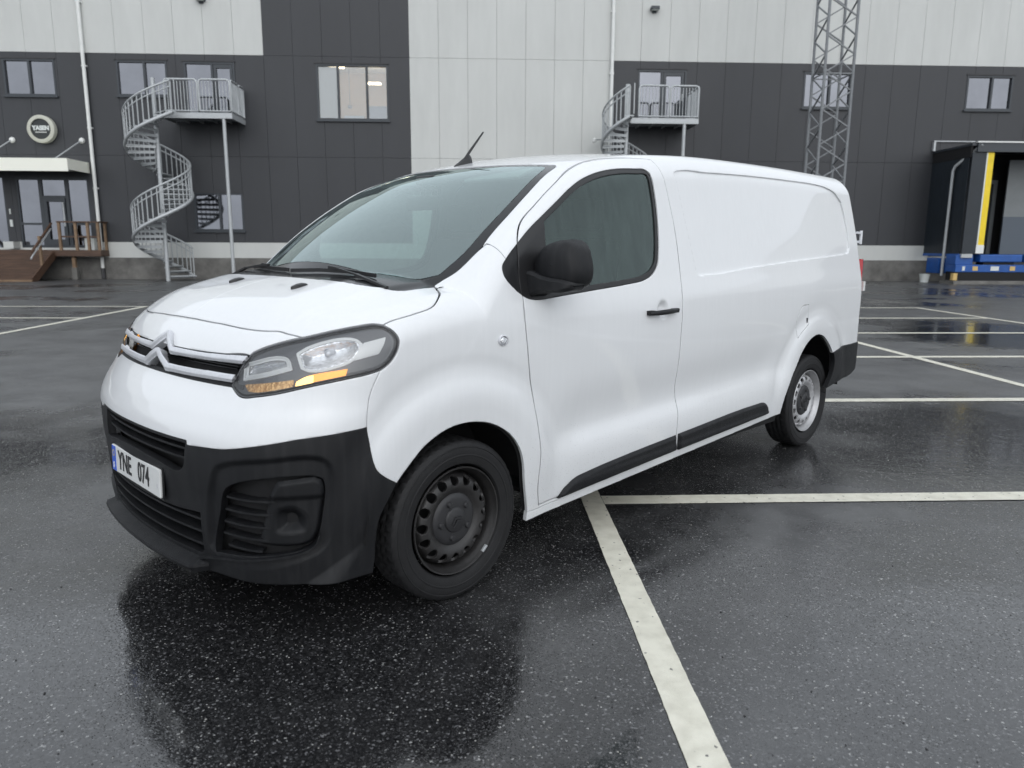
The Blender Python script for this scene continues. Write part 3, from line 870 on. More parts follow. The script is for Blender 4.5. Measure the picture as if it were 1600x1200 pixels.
    LB = Reg([(.568,.762,1.028),(.534,.778,1.049),(.432,.843,1.077),(.402,.871,1.072),(.390,.887,1.058),(.405,.892,1.030),(.434,.886,1.003),(.475,.867,.986),(.552,.817,.972),(.572,.795,.982)], 'fz')
    DR = Reg([(.384,.889,1.062),(.308,.914,1.078),(.317,.918,1.060),(.343,.918,1.022),(.425,.890,1.004),(.400,.892,1.035)], 'fz', sharp=40)
    AM = Reg([(.563,.812,.956),(.448,.883,.978),(.459,.883,.948),(.598,.79,.920),(.592,.79,.938)], 'fz', sharp=40)
    AP = Reg([(.696,.610,.915),(.598,.785,.944),(.604,.785,.918),(.676,.695,.896),(.695,.640,.896)], 'fz', sharp=40)
    HL = empty('headlight', (0, 0, 0), 0, VAN)
    def lampbit(name, material, reg, inset, keeps, th):
        s = sdf(np.stack([PH.ravel() * UF, ZZ.ravel()], -1), reg.poly).reshape(PH.shape) if reg else sH
        return piece(name, material, HL, mir(cutout(patch('front', pr, zr, inset(s)), keeps, th)))
    lampbit('lamp_housing', 'lamp_dark', None, lambda s: .003 + .012 * sstep(-.006, -.016, s), [HEADLIGHT.inside(.0), LA.outside(0), LB.outside(0)], .002)
    lampbit('lamp_seal', 'seal', None, lambda s: .0015 + 0 * s, [HEADLIGHT.inside(.003), lambda V: HEADLIGHT.s(V) + .0095], .01)
    lampbit('lamp_cover', 'lamp_clear', None, lambda s: .0008 + 0 * s, [HEADLIGHT.inside(.0095)], 0)
    lampbit('inner_frame', 'drl', LA, lambda s: .008 + .010 * sstep(0, -.012, s), [LA.inside(0), lambda V: LA.s(V) + .014], .03)
    lampbit('inner_reflector', 'reflector', LA, lambda s: .022 + .026 * sstep(-.008, -.04, s), [lambda V: -LA.s(V) - .010], .0)
    lampbit('main_reflector', 'reflector', LB, lambda s: .009 + .048 * sstep(.0, -.05, s), [LB.inside(0)], .006)
    lampbit('main_ring', 'drl', LB, lambda s: .006 + 0 * s, [lambda V: -LB.s(V) + .003, lambda V: LB.s(V) + .006], .02)
    lampbit('white_blade', 'drl', DR, lambda s: .007 + 0 * s, [DR.inside(0)], .02)
    lampbit('indicator_lens', 'amber', AM, lambda s: .008 + 0 * s, [AM.inside(0)], .02)
    lampbit('indicator_reflector', 'amber_dim', AP, lambda s: .008 + 0 * s, [AP.inside(0)], .02)
    AH = Reg([(.566,.812,.955),(.545,.825,.960),(.548,.826,.931),(.596,.79,.921),(.591,.79,.938)], 'fz', sharp=40)
    lampbit('indicator_bulb', 'amber_hot', AH, lambda s: .0065 + 0 * s, [AH.inside(0)], .006)
    b_ = front_pts(np.array([math.atan2(.845, .475)]), 1.025, .062)[0]
    bl = MB().lathe([(.0, .034), (.010, .030), (.014, .02), (.014, .0)], 16, 'x')
    bl.v = [(p[0] + b_[0], sgn * (p[1] + b_[1]), p[2] + b_[2]) for p in bl.v]
    bl.build('bulb_shield', 'chrome', HL, smooth=60)

    # ---------------- door mirror
    out_yz = smooth_poly([(.930,1.297),(.948,1.350),(.983,1.389),(1.040,1.411),(1.118,1.415),(1.156,1.390),(1.176,1.341),(1.184,1.279),(1.165,1.236),(1.110,1.220),(.992,1.210),(.935,1.222)], 4, 60)
    out_yz[:, 0] = .905 + (out_yz[:, 0] - .930) * .93
    cy, cz = out_yz.mean(0); n_ = len(out_yz); v = []; f = []
    rows = [(-.420, .02, 0), (-.421, .25, 0), (-.424, .50, 0), (-.430, .70, 0), (-.440, .84, 0), (-.453, .925, 0), (-.470, .968, 0), (-.488, .988, 0), (-.51, 1.0, 0), (-.535, 1.0, 0), (-.546, .985, 0), (-.550, .955, 0), (-.547, .93, 0), (-.537, .925, 0)]
    for x, s, dz in rows:
        for y, z in out_yz:
            w_ = sstep(.45, .97, s); rr_ = math.hypot((y - cy) / .125, (z - cz) / .098) + 1e-9
            ey, ez = (y - cy) / rr_, (z - cz) / rr_
            yy, zz_ = cy + (ey + (y - cy - ey) * w_) * s, cz + (ez + (z - cz - ez) * w_) * s
            v.append((x - .06 * (yy - cy), sgn * yy, zz_))
    for i in range(len(rows) - 1):
        for k in range(n_): f.append((i * n_ + k, i * n_ + (k + 1) % n_, (i + 1) * n_ + (k + 1) % n_, (i + 1) * n_ + k))
    mirr = empty('door_mirror', (0, 0, 0), 0, VAN)
    MB().raw(v, f).build('mirror_housing', 'plastic', mirr, smooth=60)
    gl = [(-.539 - .06 * (y - cy), sgn * (cy + (y - cy) * .93), cz + (z - cz) * .93) for y, z in out_yz]
    MB().raw(gl, [tuple(range(n_))]).build('mirror_glass', 'mirror', mirr)
    # arm: foot on the door, then a thick blade under the housing
    secs = [(.905, -.385, -.500, 1.178, 1.292), (.935, -.388, -.498, 1.182, 1.290), (.955, -.392, -.500, 1.195, 1.284), (.985, -.400, -.505, 1.203, 1.272), (1.03, -.404, -.520, 1.206, 1.264), (1.08, -.412, -.530, 1.208, 1.260), (1.115, -.430, -.528, 1.216, 1.252), (1.128, -.450, -.515, 1.225, 1.245)]
    v = []; f = []
    for y, xa, xb, za, zb in secs:
        c = .012
        v += [(xa - c, sgn * y, za), (xa, sgn * y, za + c), (xa, sgn * y, zb - c), (xa - c, sgn * y, zb), (xb + c, sgn * y, zb), (xb, sgn * y, zb - c), (xb, sgn * y, za + c), (xb + c, sgn * y, za)]
    for i in range(len(secs) - 1):
        for k in range(8): f.append((i * 8 + k, i * 8 + (k + 1) % 8, (i + 1) * 8 + (k + 1) % 8, (i + 1) * 8 + k))
    f.append(tuple(56 + k for k in range(8)))
    MB().raw(v, f).build('mirror_arm', 'plastic', mirr, smooth=35)

    # ---------------- tail lamp and rear door hinges standing past the rear corner
    z_ = np.linspace(.90, 1.30, 12)
    v = []; f = []
    for i, z in enumerate(z_):
        xr = float(rear_x(np.array([z]))[0])
        for x, y in ((xr + .09, .905), (xr + .05, .918), (xr + .018, .908), (xr - .006, .80), (xr + .06, .80)): v.append((x, sgn * y, z))
    for i in range(11):
        for k in range(5): f.append((i * 5 + k, i * 5 + (k + 1) % 5, (i + 1) * 5 + (k + 1) % 5, (i + 1) * 5 + k))
    f += [tuple(range(5)), tuple(55 + k for k in range(5))]
    tl = MB().raw(v, f).build('tail_lamp', 'red', VAN, smooth=30)
    xr = -4.15
    MB().box(xr - .01, xr + .03, min(sgn * .79, sgn * .915), max(sgn * .79, sgn * .915), 1.06, 1.13).build('lamp_divider', 'plate_white', tl)
    for zh in (1.46, .775):
        xr = float(rear_x(np.array([zh]))[0]); hg = MB()
        hg.bar((xr + .09, sgn * .875, zh + .035), (xr + .030, sgn * .884, zh + .03), .016)
        hg.bar((xr + .09, sgn * .875, zh - .035), (xr + .030, sgn * .884, zh - .03), .016)
        hg.tube([(xr + .030, sgn * .884, zh - .05), (xr + .030, sgn * .884, zh + .05)], .011, 10)
        hg.build('door_hinge', 'chrome', VAN, smooth=40)
    # rear door
    ry = np.linspace(.004, .86, 30)
    piece('rear_door', 'paint', VAN, mir(cutout(patch('rear', ry, np.linspace(.66, 1.80, 40)), [lambda V: .814 - V[:, 1], lambda V: 1.744 - V[:, 2], lambda V: -3.931 - V[:, 0], lambda V: V[:, 2] - .682], .014)))

# rear bumper between the corners
piece('rear_bumper', 'plastic', VAN, cutout(patch('rear', np.arange(-.83, .831, .03), np.arange(.40, .70, .02), -.008), [lambda V: .676 - V[:, 2], lambda V: V[:, 2] - .45], .03))

# ---------------- bonnet, windscreen
hood_keeps = [lambda V: hood_nose(np.abs(V[:, 1])) - V[:, 0] - .0025, FENDER.outside(.0035), HEADLIGHT.outside(.003), HOOD_XY.inside(.001), lambda V: .66 - V[:, 0]]
hp = patch('cyl', *cylgrid(-.10, .66, R(8), R(90), .008), 0)
hc = cutout(hp, hood_keeps, 0)
HOOD = piece('bonnet', 'paint', VAN, rim_of(*joined(hc, mirrored(hc)), .012, .5))
# weld the two halves at the centre line so that no rim stands there
bm = bmesh.new(); bm.from_mesh(HOOD.data)
dead = [f_ for f_ in bm.faces if all(abs(v_.co.y) < .0015 for v_ in f_.verts)]
bmesh.ops.delete(bm, geom=dead, context='FACES')
bm.to_mesh(HOOD.data); bm.free()
for yn in (.366, -.176):
    z = float(cast(np.array([[.322, yn, .85]]), np.array([[0, 0, 1.0]]))[0][2])
    nz = MB(); v = []; 
    for i, (x, w, h) in enumerate(((.360, .004, .001), (.350, .013, .006), (.335, .018, .012), (.315, .018, .015), (.295, .016, .013), (.288, .010, .004))):
        v += [(x, yn - w, z - .01), (x, yn - w * .8, z + h * .7), (x, yn, z + h), (x, yn + w * .8, z + h * .7), (x, yn + w, z - .01)]
    f = [(i * 5 + k, i * 5 + k + 1, (i + 1) * 5 + k + 1, (i + 1) * 5 + k) for i in range(5) for k in range(4)] + [(0, 1, 2, 3, 4), (25, 26, 27, 28, 29)]
    nz.raw(v, f).build('washer_nozzle', 'seal', HOOD, smooth=50)

wp = patch('top', np.arange(-.90, .26, .011), np.arange(-.825, .826, .011), .004)
SCREEN = piece('windscreen', 'ws', VAN, cutout(wp, [WS_IN.inside(0)], 0))
piece('black_band', 'frit', SCREEN, cutout(wp, [WS.inside(.002), WS_IN.outside(0), lambda V: -HOOD_XY.s(V) * -1 + .02], .006))

def ws_pt(x, y, up=.0):
    q = cast(np.array([[x, y, .85]]), np.array([[0, 0, 1.0]]))[0]; return (q[0] + up * .5, q[1], q[2] + up * .85)
# wipers
for path, pivot in ((((.150, .0), (.110, .18), (.098, .38), (.092, .56)), (.135, .69)), (((.045, -.56), (.080, -.42), (.120, -.22), (.14, -.04)), (.10, -.70))):
    w = MB(); pts = [ws_pt(x, y, .010) for x, y in path]
    for a, b in zip(pts[:-1], pts[1:]): w.bar(a, b, .009, .016)
    wiper = w.build('wiper', 'seal', VAN)
    a_ = Vector(ws_pt(*pivot, .006)); c_ = (Vector(pts[1]) + Vector(pts[2])) / 2 + Vector((.006, 0, .014))
    arm = MB(); mid = a_.lerp(c_, .5) + Vector((.012, 0, .010))
    arm.bar(a_, mid, .016, .010); arm.bar(mid, c_, .010, .008)
    arm.bar(c_ + Vector((0, -.03, 0)), c_ + Vector((0, .03, -.004)), .014, .012)
    arm.build('wiper_arm', 'seal', wiper)

# aerial
zr_ = float(cast(np.array([[-.86, 0, .85]]), np.array([[0, 0, 1.0]]))[0][2])
AER = empty('roof_aerial', (0, 0, 0), 0, VAN)
v = []; f = []
for x, w, h in ((-.805, .006, .004), (-.830, .020, .014), (-.865, .024, .030), (-.895, .022, .042), (-.915, .016, .040), (-.925, .010, .004)):
    zz = float(cast(np.array([[x, 0, .85]]), np.array([[0, 0, 1.0]]))[0][2])
    v += [(x, -w, zz - .012), (x, -w * .75, zz + h * .6), (x, 0, zz + h), (x, w * .75, zz + h * .6), (x, w, zz - .012)]
f = [(i * 5 + k, i * 5 + k + 1, (i + 1) * 5 + k + 1, (i + 1) * 5 + k) for i in range(5) for k in range(4)] + [(0, 1, 2, 3, 4), (25, 26, 27, 28, 29)]
MB().raw(v, f).build('aerial_base', 'seal', AER, smooth=50)
MB().tube([(-.880, 0, zr_ + .028), (-.905, 0, zr_ + .062), (-1.010, 0, zr_ + .178)], [.010, .0075, .0045], 10).build('aerial_rod', 'seal', AER, smooth=40)

# ---------------- nose: white bumper cover, grille with the double chevron, black bumper
fz_a, fz_z = np.arange(-1.30, 1.301, .0095), np.arange(.66, 1.15, .008)
cover_keeps = [lambda V: np.maximum(V[:, 0] - hood_nose(np.abs(V[:, 1])) - .0025, 1.03 - V[:, 2]), NOTCH.outside(.001), FENDER.outside(.002), HEADLIGHT.outside(.003), GRILLE.outside(0), lambda V: V[:, 0] - .34]
def nose_disp(V):
    y = np.abs(V[..., 1]); z = V[..., 2]
    # soft step running out to the headlamp and the flare above the black bumper
    return .006 * sstep(.80, .735, z) * sstep(.95, .5, y) + .004 * sstep(.84, .86, z) * 0
COVER = piece('bumper_cover', 'paint', VAN, cutout(patch('front', fz_a, fz_z, 0, nose_disp), cover_keeps, .018))

GR = empty('grille', (0, 0, 0), 0, VAN)
ga, gz = np.arange(-.74, .741, .007), np.arange(.885, 1.075, .005)
piece('grille_back', 'black', GR, cutout(patch('front', ga, gz, .055), [lambda V: -GRILLE.s(V) + .02], 0))
piece('lower_lip', 'plastic', GR, cutout(patch('front', ga, np.arange(.885, .93, .005), .006), [lambda V: .914 - V[:, 2], lambda V: V[:, 2] - .899, lambda V: .60 - np.abs(V[:, 1])], .05))
def bar_disp(reg, base):
    def g(V):
        s = reg.s(V.reshape(-1, 3)).reshape(V.shape[:-1])
        return base + .004 + .009 * sstep(0, -.0055, s) + .010 * sstep(.16, .02, np.abs(V[..., 1]))
    return g
bz = np.arange(.90, 1.07, .004)
b1 = piece('chrome_bar', 'chrome', GR, cutout(patch('front', ga, bz, 0, bar_disp(BAR_U, -.002)), [BAR_U.inside(0), HEADLIGHT.outside(.004)], .03))
b2 = piece('chrome_bar', 'chrome', GR, cutout(patch('front', ga, bz, 0, bar_disp(BAR_L, .0)), [BAR_L.inside(0), HEADLIGHT.outside(.004)], .03))
b1['label'] = 'upper chrome bar with the upper chevron of the emblem'
b2['label'] = 'lower chrome bar with the lower chevron of the emblem'
for z in (.958, .968):
    a = np.linspace(-.66, .66, 60); p0, p1 = front_pts(a, z, .028), front_pts(a, z, .045)
    v = []; f = []
    for q0, q1 in zip(p0, p1): v += [tuple(q0), (q0[0], q0[1], q0[2] - .003), (q1[0], q1[1], q1[2] - .003), tuple(q1)]
    for i in range(59):
        for k in range(4): f.append((i * 4 + k, i * 4 + (k + 1) % 4, i * 4 + 4 + (k + 1) % 4, i * 4 + 4 + k))
    MB().raw(v, f).build('grille_fin', 'gloss_black', GR)

BUMP = empty('front_bumper', (0, 0, 0), 0, VAN)
ba, bz = np.arange(-1.32, 1.321, .0075), np.arange(.185, .80, .0065)
far_cut = lambda V: np.maximum(UPPER.s(V), -.37 - V[:, 1])
def bump_disp(V):
    P = V.reshape(-1, 3)
    s = FOG_DISH.s(P).reshape(V.shape[:-1])
    z, y = V[..., 2], np.abs(V[..., 1])
    d_ = -.014 * sstep(.006, -.014, s) * sstep(.26, .40, z)
    d_ = d_ + .010 * sstep(.60, .56, z) * sstep(.42, .30, y) * 0
    return d_
lowcut = lambda V: V[:, 2] - (.222 + .004 * np.abs(V[:, 1]))
skin = cutout(patch('front', ba, bz, 0, bump_disp), [NOTCH.inside(.001), lambda V: far_cut(V), LOWER.outside(0), FOG.outside(0), ARCH_F.outside(.0), FENDER.outside(.002), lambda V: V[:, 0] - .27, lowcut], .03)
piece('bumper_skin', 'plastic', BUMP, skin)
piece('bumper_back', 'black', VAN, cutout(patch('front', np.arange(-1.15, 1.151, .04), np.arange(.24, 1.06, .03), .10), [], 0))

def sweep_strip(name, material, parent, phis, zs, i_out, i_in, h, sgn=1):
    p0, p1 = front_pts(phis, zs, i_out), front_pts(phis, zs, i_in)
    v = []; f = []; n_ = len(p0)
    for q0, q1 in zip(p0, p1):
        v += [(q0[0], sgn * q0[1], q0[2] - h * .35), (q0[0], sgn * q0[1], q0[2] + h * .35), (q1[0], sgn * q1[1], q1[2] + h * .5), (q1[0], sgn * q1[1], q1[2] - h * .5)]
    for i in range(n_ - 1):
        for k in range(4): f.append((i * 4 + k, i * 4 + (k + 1) % 4, i * 4 + 4 + (k + 1) % 4, i * 4 + 4 + k))
    f += [(0, 1, 2, 3), tuple((n_ - 1) * 4 + k for k in range(4))]
    return MB().raw(v, f).build(name, material, parent)
for z in (.676, .641):
    sweep_strip('air_intake_slat', 'plastic', BUMP, np.linspace(-.43, .475, 50), z, .012, .06, .012)
for z in (.424, .375, .323):
    sweep_strip('air_intake_slat', 'plastic', BUMP, np.linspace(-.53, .53, 50), z, .004, .06, .012)
piece('intake_mesh', 'black', BUMP, cutout(patch('front', np.arange(-.6, .601, .03), np.arange(.26, .73, .03), .065), [], 0))
# splitter lip under the lower intake
lp = np.concatenate([[-.60, -.575, -.555], np.linspace(-.53, .47, 31), [.49, .51, .535]])
v = []; f = []
for a in lp:
    e = sstep(.62, .54, -a) if a < 0 else sstep(.55, .47, a)
    q0 = front_pts(np.array([a]), .262, .004 - .052 * float(e))[0]; q1 = front_pts(np.array([a]), .285, .05)[0]
    z0 = .245 - .006 * abs(a)
    v += [(q0[0] - .012, q0[1], z0 - .020), (q0[0], q0[1], z0), (q0[0] - .002, q0[1], z0 + .010), (q1[0], q1[1], .288), (q1[0], q1[1], .22)]
n_ = len(lp)
for i in range(n_ - 1):
    for k in range(5): f.append((i * 5 + k, i * 5 + (k + 1) % 5, i * 5 + 5 + (k + 1) % 5, i * 5 + 5 + k))
f += [(0, 1, 2, 3, 4), tuple((n_ - 1) * 5 + k for k in range(5))]
MB().raw(v, f).build('splitter_lip', 'plastic', BUMP)
for sgn in (1, -1):
    mir = (lambda p: p) if sgn > 0 else mirrored
    # ridge running from the lip up to the fog lamp pocket
    ph = np.array([math.atan2(y, x) for x, y in ((.815, .36), (.80, .50), (.752, .676), (.688, .77), (.625, .824), (.585, .855), (.572, .866))])
    zz = np.array([.243, .285, .314, .330, .345, .372, .41])
    sp = smooth_poly(np.stack([ph, zz], -1), 6, closed=False)
    sweep_strip('bumper_ridge', 'plastic', BUMP, sp[:, 0], sp[:, 1], -.010, .03, .012, sgn)
    fa, fz = np.arange(.50, 1.06, .007), np.arange(.29, .64, .006)
    piece('fog_pocket', 'black', BUMP, mir(cutout(patch('front', fa, fz, .062), [FOG.inside(-.01)], 0)))
    PA, PZ = np.meshgrid(fa, fz, indexing='ij'); Q = np.stack([PA.ravel() * UF, PZ.ravel()], -1)
    sT = sdf(Q, FOG_TRIM.poly).reshape(PA.shape); sK = sdf(Q, FOG_HOLE.poly).reshape(PA.shape)
    tr = piece('fog_lamp_trim', 'plastic', BUMP, mir(cutout(patch('front', fa, fz, .010 + .016 * sstep(-.012, 0, sT) + .014 * sstep(.555, .535, PZ)), [FOG_TRIM.inside(0), FOG_HOLE.outside(0)], .03)))
    piece('fog_lamp_bowl', 'plastic', BUMP, mir(cutout(patch('front', fa, fz, .024 + .045 * sstep(.0, -.045, sK)), [FOG_HOLE.inside(0)], 0)))
    for i, z in enumerate((.530, .482, .434, .387, .342)):
        a0 = .660 - .012 * i + .03 * (i == 4); a1 = .850 - .012 * i - .012 * (i == 4)
        sweep_strip('side_vent_slat', 'plastic', BUMP, np.linspace(a0, a1, 8), z, .022, .058, .011, sgn)

# ---------------- number plate
PL = empty('number_plate', (.8745, 0, .5165), 0, VAN)
PL.rotation_euler = (0, R(-2), 0)
MB().box(-.010, .0, -.26, .26, -.055, .055).build('plate_panel', 'plate_white', PL, bevel=.003)
MB().box(.0, .0014, -.257, -.215, -.052, .052).build('blue_band', 'plate_blue', PL)
MB().box(-.014, -.0095, -.268, .268, -.062, .062).build('plate_holder', 'plastic', PL)
TXT = Matrix(((0, 0, 1, .0016), (1, 0, 0, 0), (0, 1, 0, 0), (0, 0, 0, 1)))
text_obj('plate_letters', 'YNE', .108, 'plate_black', PL, Matrix.Translation((0, -.108, .0)) @ TXT, .74, .0008, .0012)
text_obj('plate_digits', '074', .108, 'plate_black', PL, Matrix.Translation((0, .098, .0)) @ TXT, .74, .0008, .0012)
text_obj('country_letter', 'S', .034, 'plate_white', PL, Matrix.Translation((.0006, -.236, -.030)) @ TXT, .9, .0008, .001)
st_ = MB()
for k in range(12):
    a = 2 * math.pi * k / 12; st_.box(.0016, .0024, -.236 + .012 * math.cos(a) - .0016, -.236 + .012 * math.cos(a) + .0016, .022 + .012 * math.sin(a) - .0016, .022 + .012 * math.sin(a) + .0016)
st_.build('star_ring', mat('star_yellow', (.75, .6, .05), .4), PL)
MB().box(.0, .0012, .232, .240, -.02, -.004).build('plate_sticker', 'chrome', PL)

# ---------------- inner skins, wheel housings, cabin
inner_keeps = [WS.outside(-.01), WINDOW.outside(-.004), ARCH_F.outside(-.004), ARCH_R.outside(-.004)]
inn = cutout(patch('cyl', np.arange(-4.08, .60, .035), np.linspace(R(-38), R(90), 60), .028), inner_keeps + [lambda V: V[:, 2] - np.where(V[:, 0] < -3.4, .52, .26), HEADLIGHT.outside(-.02)], 0)
piece('inner_body', 'black', VAN, joined(inn, mirrored(inn)))
for cx in (0.0, -3.275):
    for sgn in (1, -1):
        w = MB(); v = []; f = []; n_ = 28
        for y in (.935, .60):
            for k in range(n_ + 1):
                a = math.pi * (.97 - .97 * k / n_); v.append((cx + .43 * math.cos(a) - (.02 if cx < -1 else 0), sgn * y, .345 + .44 * math.sin(a)))
        for k in range(n_): f.append((k, k + 1, n_ + 2 + k, n_ + 1 + k))
        f.append(tuple(n_ + 1 + k for k in range(n_ + 1)))
        w.raw(v, f).build('wheel_housing', 'black', VAN)
MB().box(-3.70, .70, -.70, .70, .27, .32).build('underbody', 'black', VAN)
for sgn in (1, -1):
    MB().box(-2.79, -.44, min(sgn * .60, sgn * .895), max(sgn * .60, sgn * .895), .315, .335).build('floor_edge', 'black', VAN)

CAB = empty('cabin', (0, 0, 0), 0, VAN)
lin = cutout(patch('cyl', np.arange(-1.52, .12, .03), np.linspace(R(-22), R(90), 50), .05), [WS.outside(-.012), WINDOW.outside(.012), lambda V: V[:, 2] - np.where(V[:, 0] > -.5, .95, .5)], 0)
piece('cabin_lining', 'cabin', CAB, joined(lin, mirrored(lin)))
hd = patch('top', np.arange(-1.50, -.72, .05), np.arange(-.66, .661, .05), .062)
piece('headliner', 'cabin_light', CAB, cutout(hd, [WS.outside(.03)], 0))
ring = cast(np.stack([np.full(40, -1.50), np.zeros(40), np.full(40, AXZ)], -1), np.stack([np.zeros(40), np.cos(np.linspace(R(-35), R(215), 40)), np.sin(np.linspace(R(-35), R(215), 40))], -1), .06)
MB().raw([tuple(q) for q in ring], [tuple(range(40))]).build('bulkhead', 'cabin_light', CAB)
v = []; f = []
for y in np.linspace(-.78, .78, 17):
    e = .10 * abs(y) ** 2
    v += [(.10 - e, y, 1.12), (.085 - e, y, 1.215), (-.02 - e, y, 1.235), (-.16 - e, y, 1.235), (-.30 - e, y, 1.215), (-.40 - e * .6, y, 1.15), (-.42, y, .85), (.08, y, .85)]
for i in range(16):
    for k in range(8): f.append((i * 8 + k, i * 8 + (k + 1) % 8, i * 8 + 8 + (k + 1) % 8, i * 8 + 8 + k))
MB().raw(v, f).build('dashboard', 'cabin', CAB, smooth=40)
def rbox(x0, x1, y0, y1, z0, z1, b): 
    m = MB().box(x0, x1, y0, y1, z0, z1); return m.mesh('seat_block', 40, b)
def seat(yc, w):
    s = empty('seat', (0, 0, 0), 0, VAN)
    obj_from('cushion', rbox(-1.22, -.72, yc - w / 2, yc + w / 2, .72, .88, .05), 'cloth', s)
    b = obj_from('backrest', rbox(-.08, .08, -w / 2, w / 2, 0, .62, .05), 'cloth', s); b.location = (-1.20, yc, .82); b.rotation_euler = (0, R(-12), 0)
    for k in ((0,) if w < .6 else (-.22, .22)):
        h = obj_from('headrest', rbox(-.05, .05, -.13, .13, 0, .17, .04), 'cloth', s); h.location = (-1.335, yc + k, 1.47); h.rotation_euler = (0, R(-8), 0)
seat(.42, .50); seat(-.32, .88)
sw = MB(); ctr = Vector((-.52, .42, 1.13)); ax1 = Vector((0, 1, 0)); ax2 = Vector((-.45, 0, .89))
sw.tube([ctr + (ax1 * math.cos(a) + ax2 * math.sin(a)) * .185 for a in np.linspace(0, 2 * math.pi, 33)], .015, 8, cap=False)
for a in (0, math.pi, -math.pi / 2): sw.bar(ctr, ctr + (ax1 * math.cos(a) + ax2 * math.sin(a)) * .18, .03, .02)
sw.bar(ctr + Vector((.25, 0, -.16)), ctr, .06)
sw.build('steering_wheel', 'seal', CAB, smooth=50)
rm = obj_from('interior_mirror', rbox(-.02, .02, -.12, .12, -.035, .035, .012), 'seal', CAB); rm.location = (-.60, 0, 1.60); rm.rotation_euler = (0, R(12), R(6))
MB().tube([(-.60, 0, 1.62), (-.59, 0, 1.70)], .012, 8).build('mirror_stem', 'seal', CAB)
MB().box(-.70, -.60, -.07, .07, 1.69, 1.735).build('sensor_cover', 'seal', CAB, bevel=.01)
for y in (.36, -.36):
    vz = obj_from('sun_visor', rbox(-.09, .09, -.19, .19, -.01, .01, .008), 'cabin_light', CAB); vz.location = (-.80, y, 1.735); vz.rotation_euler = (0, R(24), 0)

# ---------------- wheels
def wheel_meshes():
    W = {}
    # tyre: lathe with tread blocks
    n = 144; prof = [(.226, -.088), (.232, -.100), (.250, -.107), (.280, -.110), (.300, -.108), (.313, -.101), (.320, -.092), (.3235, -.080)]
    tread = [(.3245, y) for y in np.linspace(-.075, .075, 13)]
    full = prof + tread + [(r_, -y) for r_, y in prof[::-1]]
    v = []; f = []
    for i, (rr, y) in enumerate(full):
        for k in range(n):
            a = 2 * math.pi * k / n; r_ = rr
            if rr > .3225:
                row = int((y + .08) / .0125)
                if row in (3, 6, 9): r_ = rr - .008
                elif (k + row // 3 * 1 + (row % 2)) % 3 == 0: r_ = rr - .007
            elif rr > .312 and k % 3 == 0: r_ = rr - .0025
            v.append((r_ * math.cos(a), y, r_ * math.sin(a)))
    m = len(full)
    for i in range(m - 1):
        for k in range(n): f.append((i * n + k, (i + 1) * n + k, (i + 1) * n + (k + 1) % n, i * n + (k + 1) % n))
    # raised ring lines on the side wall
    t = MB().raw(v, f)
    t.lathe([(.262, .1085), (.264, .1105), (.268, .1105), (.270, .109)], 96)
    t.lathe([(.296, .108), (.2975, .1105), (.3005, .1105), (.302, .107)], 96)
    t.v = [(p[0], .11 + (p[1] - .11) * .84, p[2]) for p in t.v]
    W['tyre'] = t.mesh('tyre', 32)
    # steel rim: barrel, flange and a dished disc with holes round it
    R_, TH = np.meshgrid(np.linspace(.080, .192, 31), np.linspace(0, 2 * math.pi, 193), indexing='ij')
    hp = spl([.07, .100, .112, .125, .14, .16, .175, .186, .195], [.064, .068, .074, .082, .086, .083, .072, .050, .016])
    V = np.stack([R_ * np.cos(TH), hp(R_), R_ * np.sin(TH)], -1)
    N = np.cross(np.gradient(V, axis=0), np.gradient(V, axis=1)); N /= np.linalg.norm(N, axis=-1, keepdims=True); N *= np.sign(N[..., 1:2])
    a, b = R_.shape; I = np.arange(a * b).reshape(a, b)
    q = [I[:-1, :-1].ravel(), I[1:, :-1].ravel(), I[1:, 1:].ravel(), I[:-1, 1:].ravel()]
    T = np.concatenate([np.stack([q[0], q[1], q[2]], -1), np.stack([q[0], q[2], q[3]], -1)])
    V = V.reshape(-1, 3); N = N.reshape(-1, 3)
    if (np.cross(V[T[:, 1]] - V[T[:, 0]], V[T[:, 2]] - V[T[:, 0]]) * N[T[:, 0]]).sum() < 0: T = T[:, ::-1]
    def holes(V):
        a_ = np.arctan2(V[:, 2], V[:, 0]); k = 2 * math.pi / 16; da = (a_ + k / 2) % k - k / 2
        rr = np.hypot(V[:, 0], V[:, 2]); return np.hypot((rr - .160) / 1.10, da * .160) - .0195
    V, N, T = clip(V, N, T, holes(V))
    W['disc'] = mesh_np('rim_disc', *[x for x in (lambda p: (p[0], p[2], p[1]))(rim_of(V, N, T, .010, .6))])
    rim = MB().lathe([(.2165, .092), (.2185, .098), (.2165, .102), (.2125, .101), (.209, .094), (.2065, .085), (.200, .076), (.196, .060), (.192, .035), (.186, .005), (.182, -.03), (.185, -.06), (.205, -.085), (.215, -.095)], 96)
    W['rim'] = rim.mesh('rim', 35)
    W['well'] = MB().lathe([(.0, .0), (.184, .0)], 32).mesh('brake_drum')
    cap = MB().lathe([(.0, .090), (.046, .090), (.050, .087), (.052, .082), (.085, .082), (.098, .079), (.106, .072), (.108, .058)], 64)
    for k in range(5):
        a_ = 2 * math.pi * k / 5 + .3
        c = MB().lathe([(.0, .092), (.009, .092), (.0125, .087), (.014, .074)], 14); c.v = [(p[0] + .074 * math.cos(a_), p[1], p[2] + .074 * math.sin(a_)) for p in c.v]
        cap.raw(c.v, c.f)
    W['cap'] = cap.mesh('hub_cap', 40)
    em = MB()
    for z in (-.003, .013):
        em.bar((-.026, .0915, z - .016), (0, .0920, z), .006, .009, (0, 1, 0)); em.bar((.026, .0915, z - .016), (0, .0920, z), .006, .009, (0, 1, 0))
    W['chev'] = em.mesh('hub_emblem')
    return W
WM = wheel_meshes()
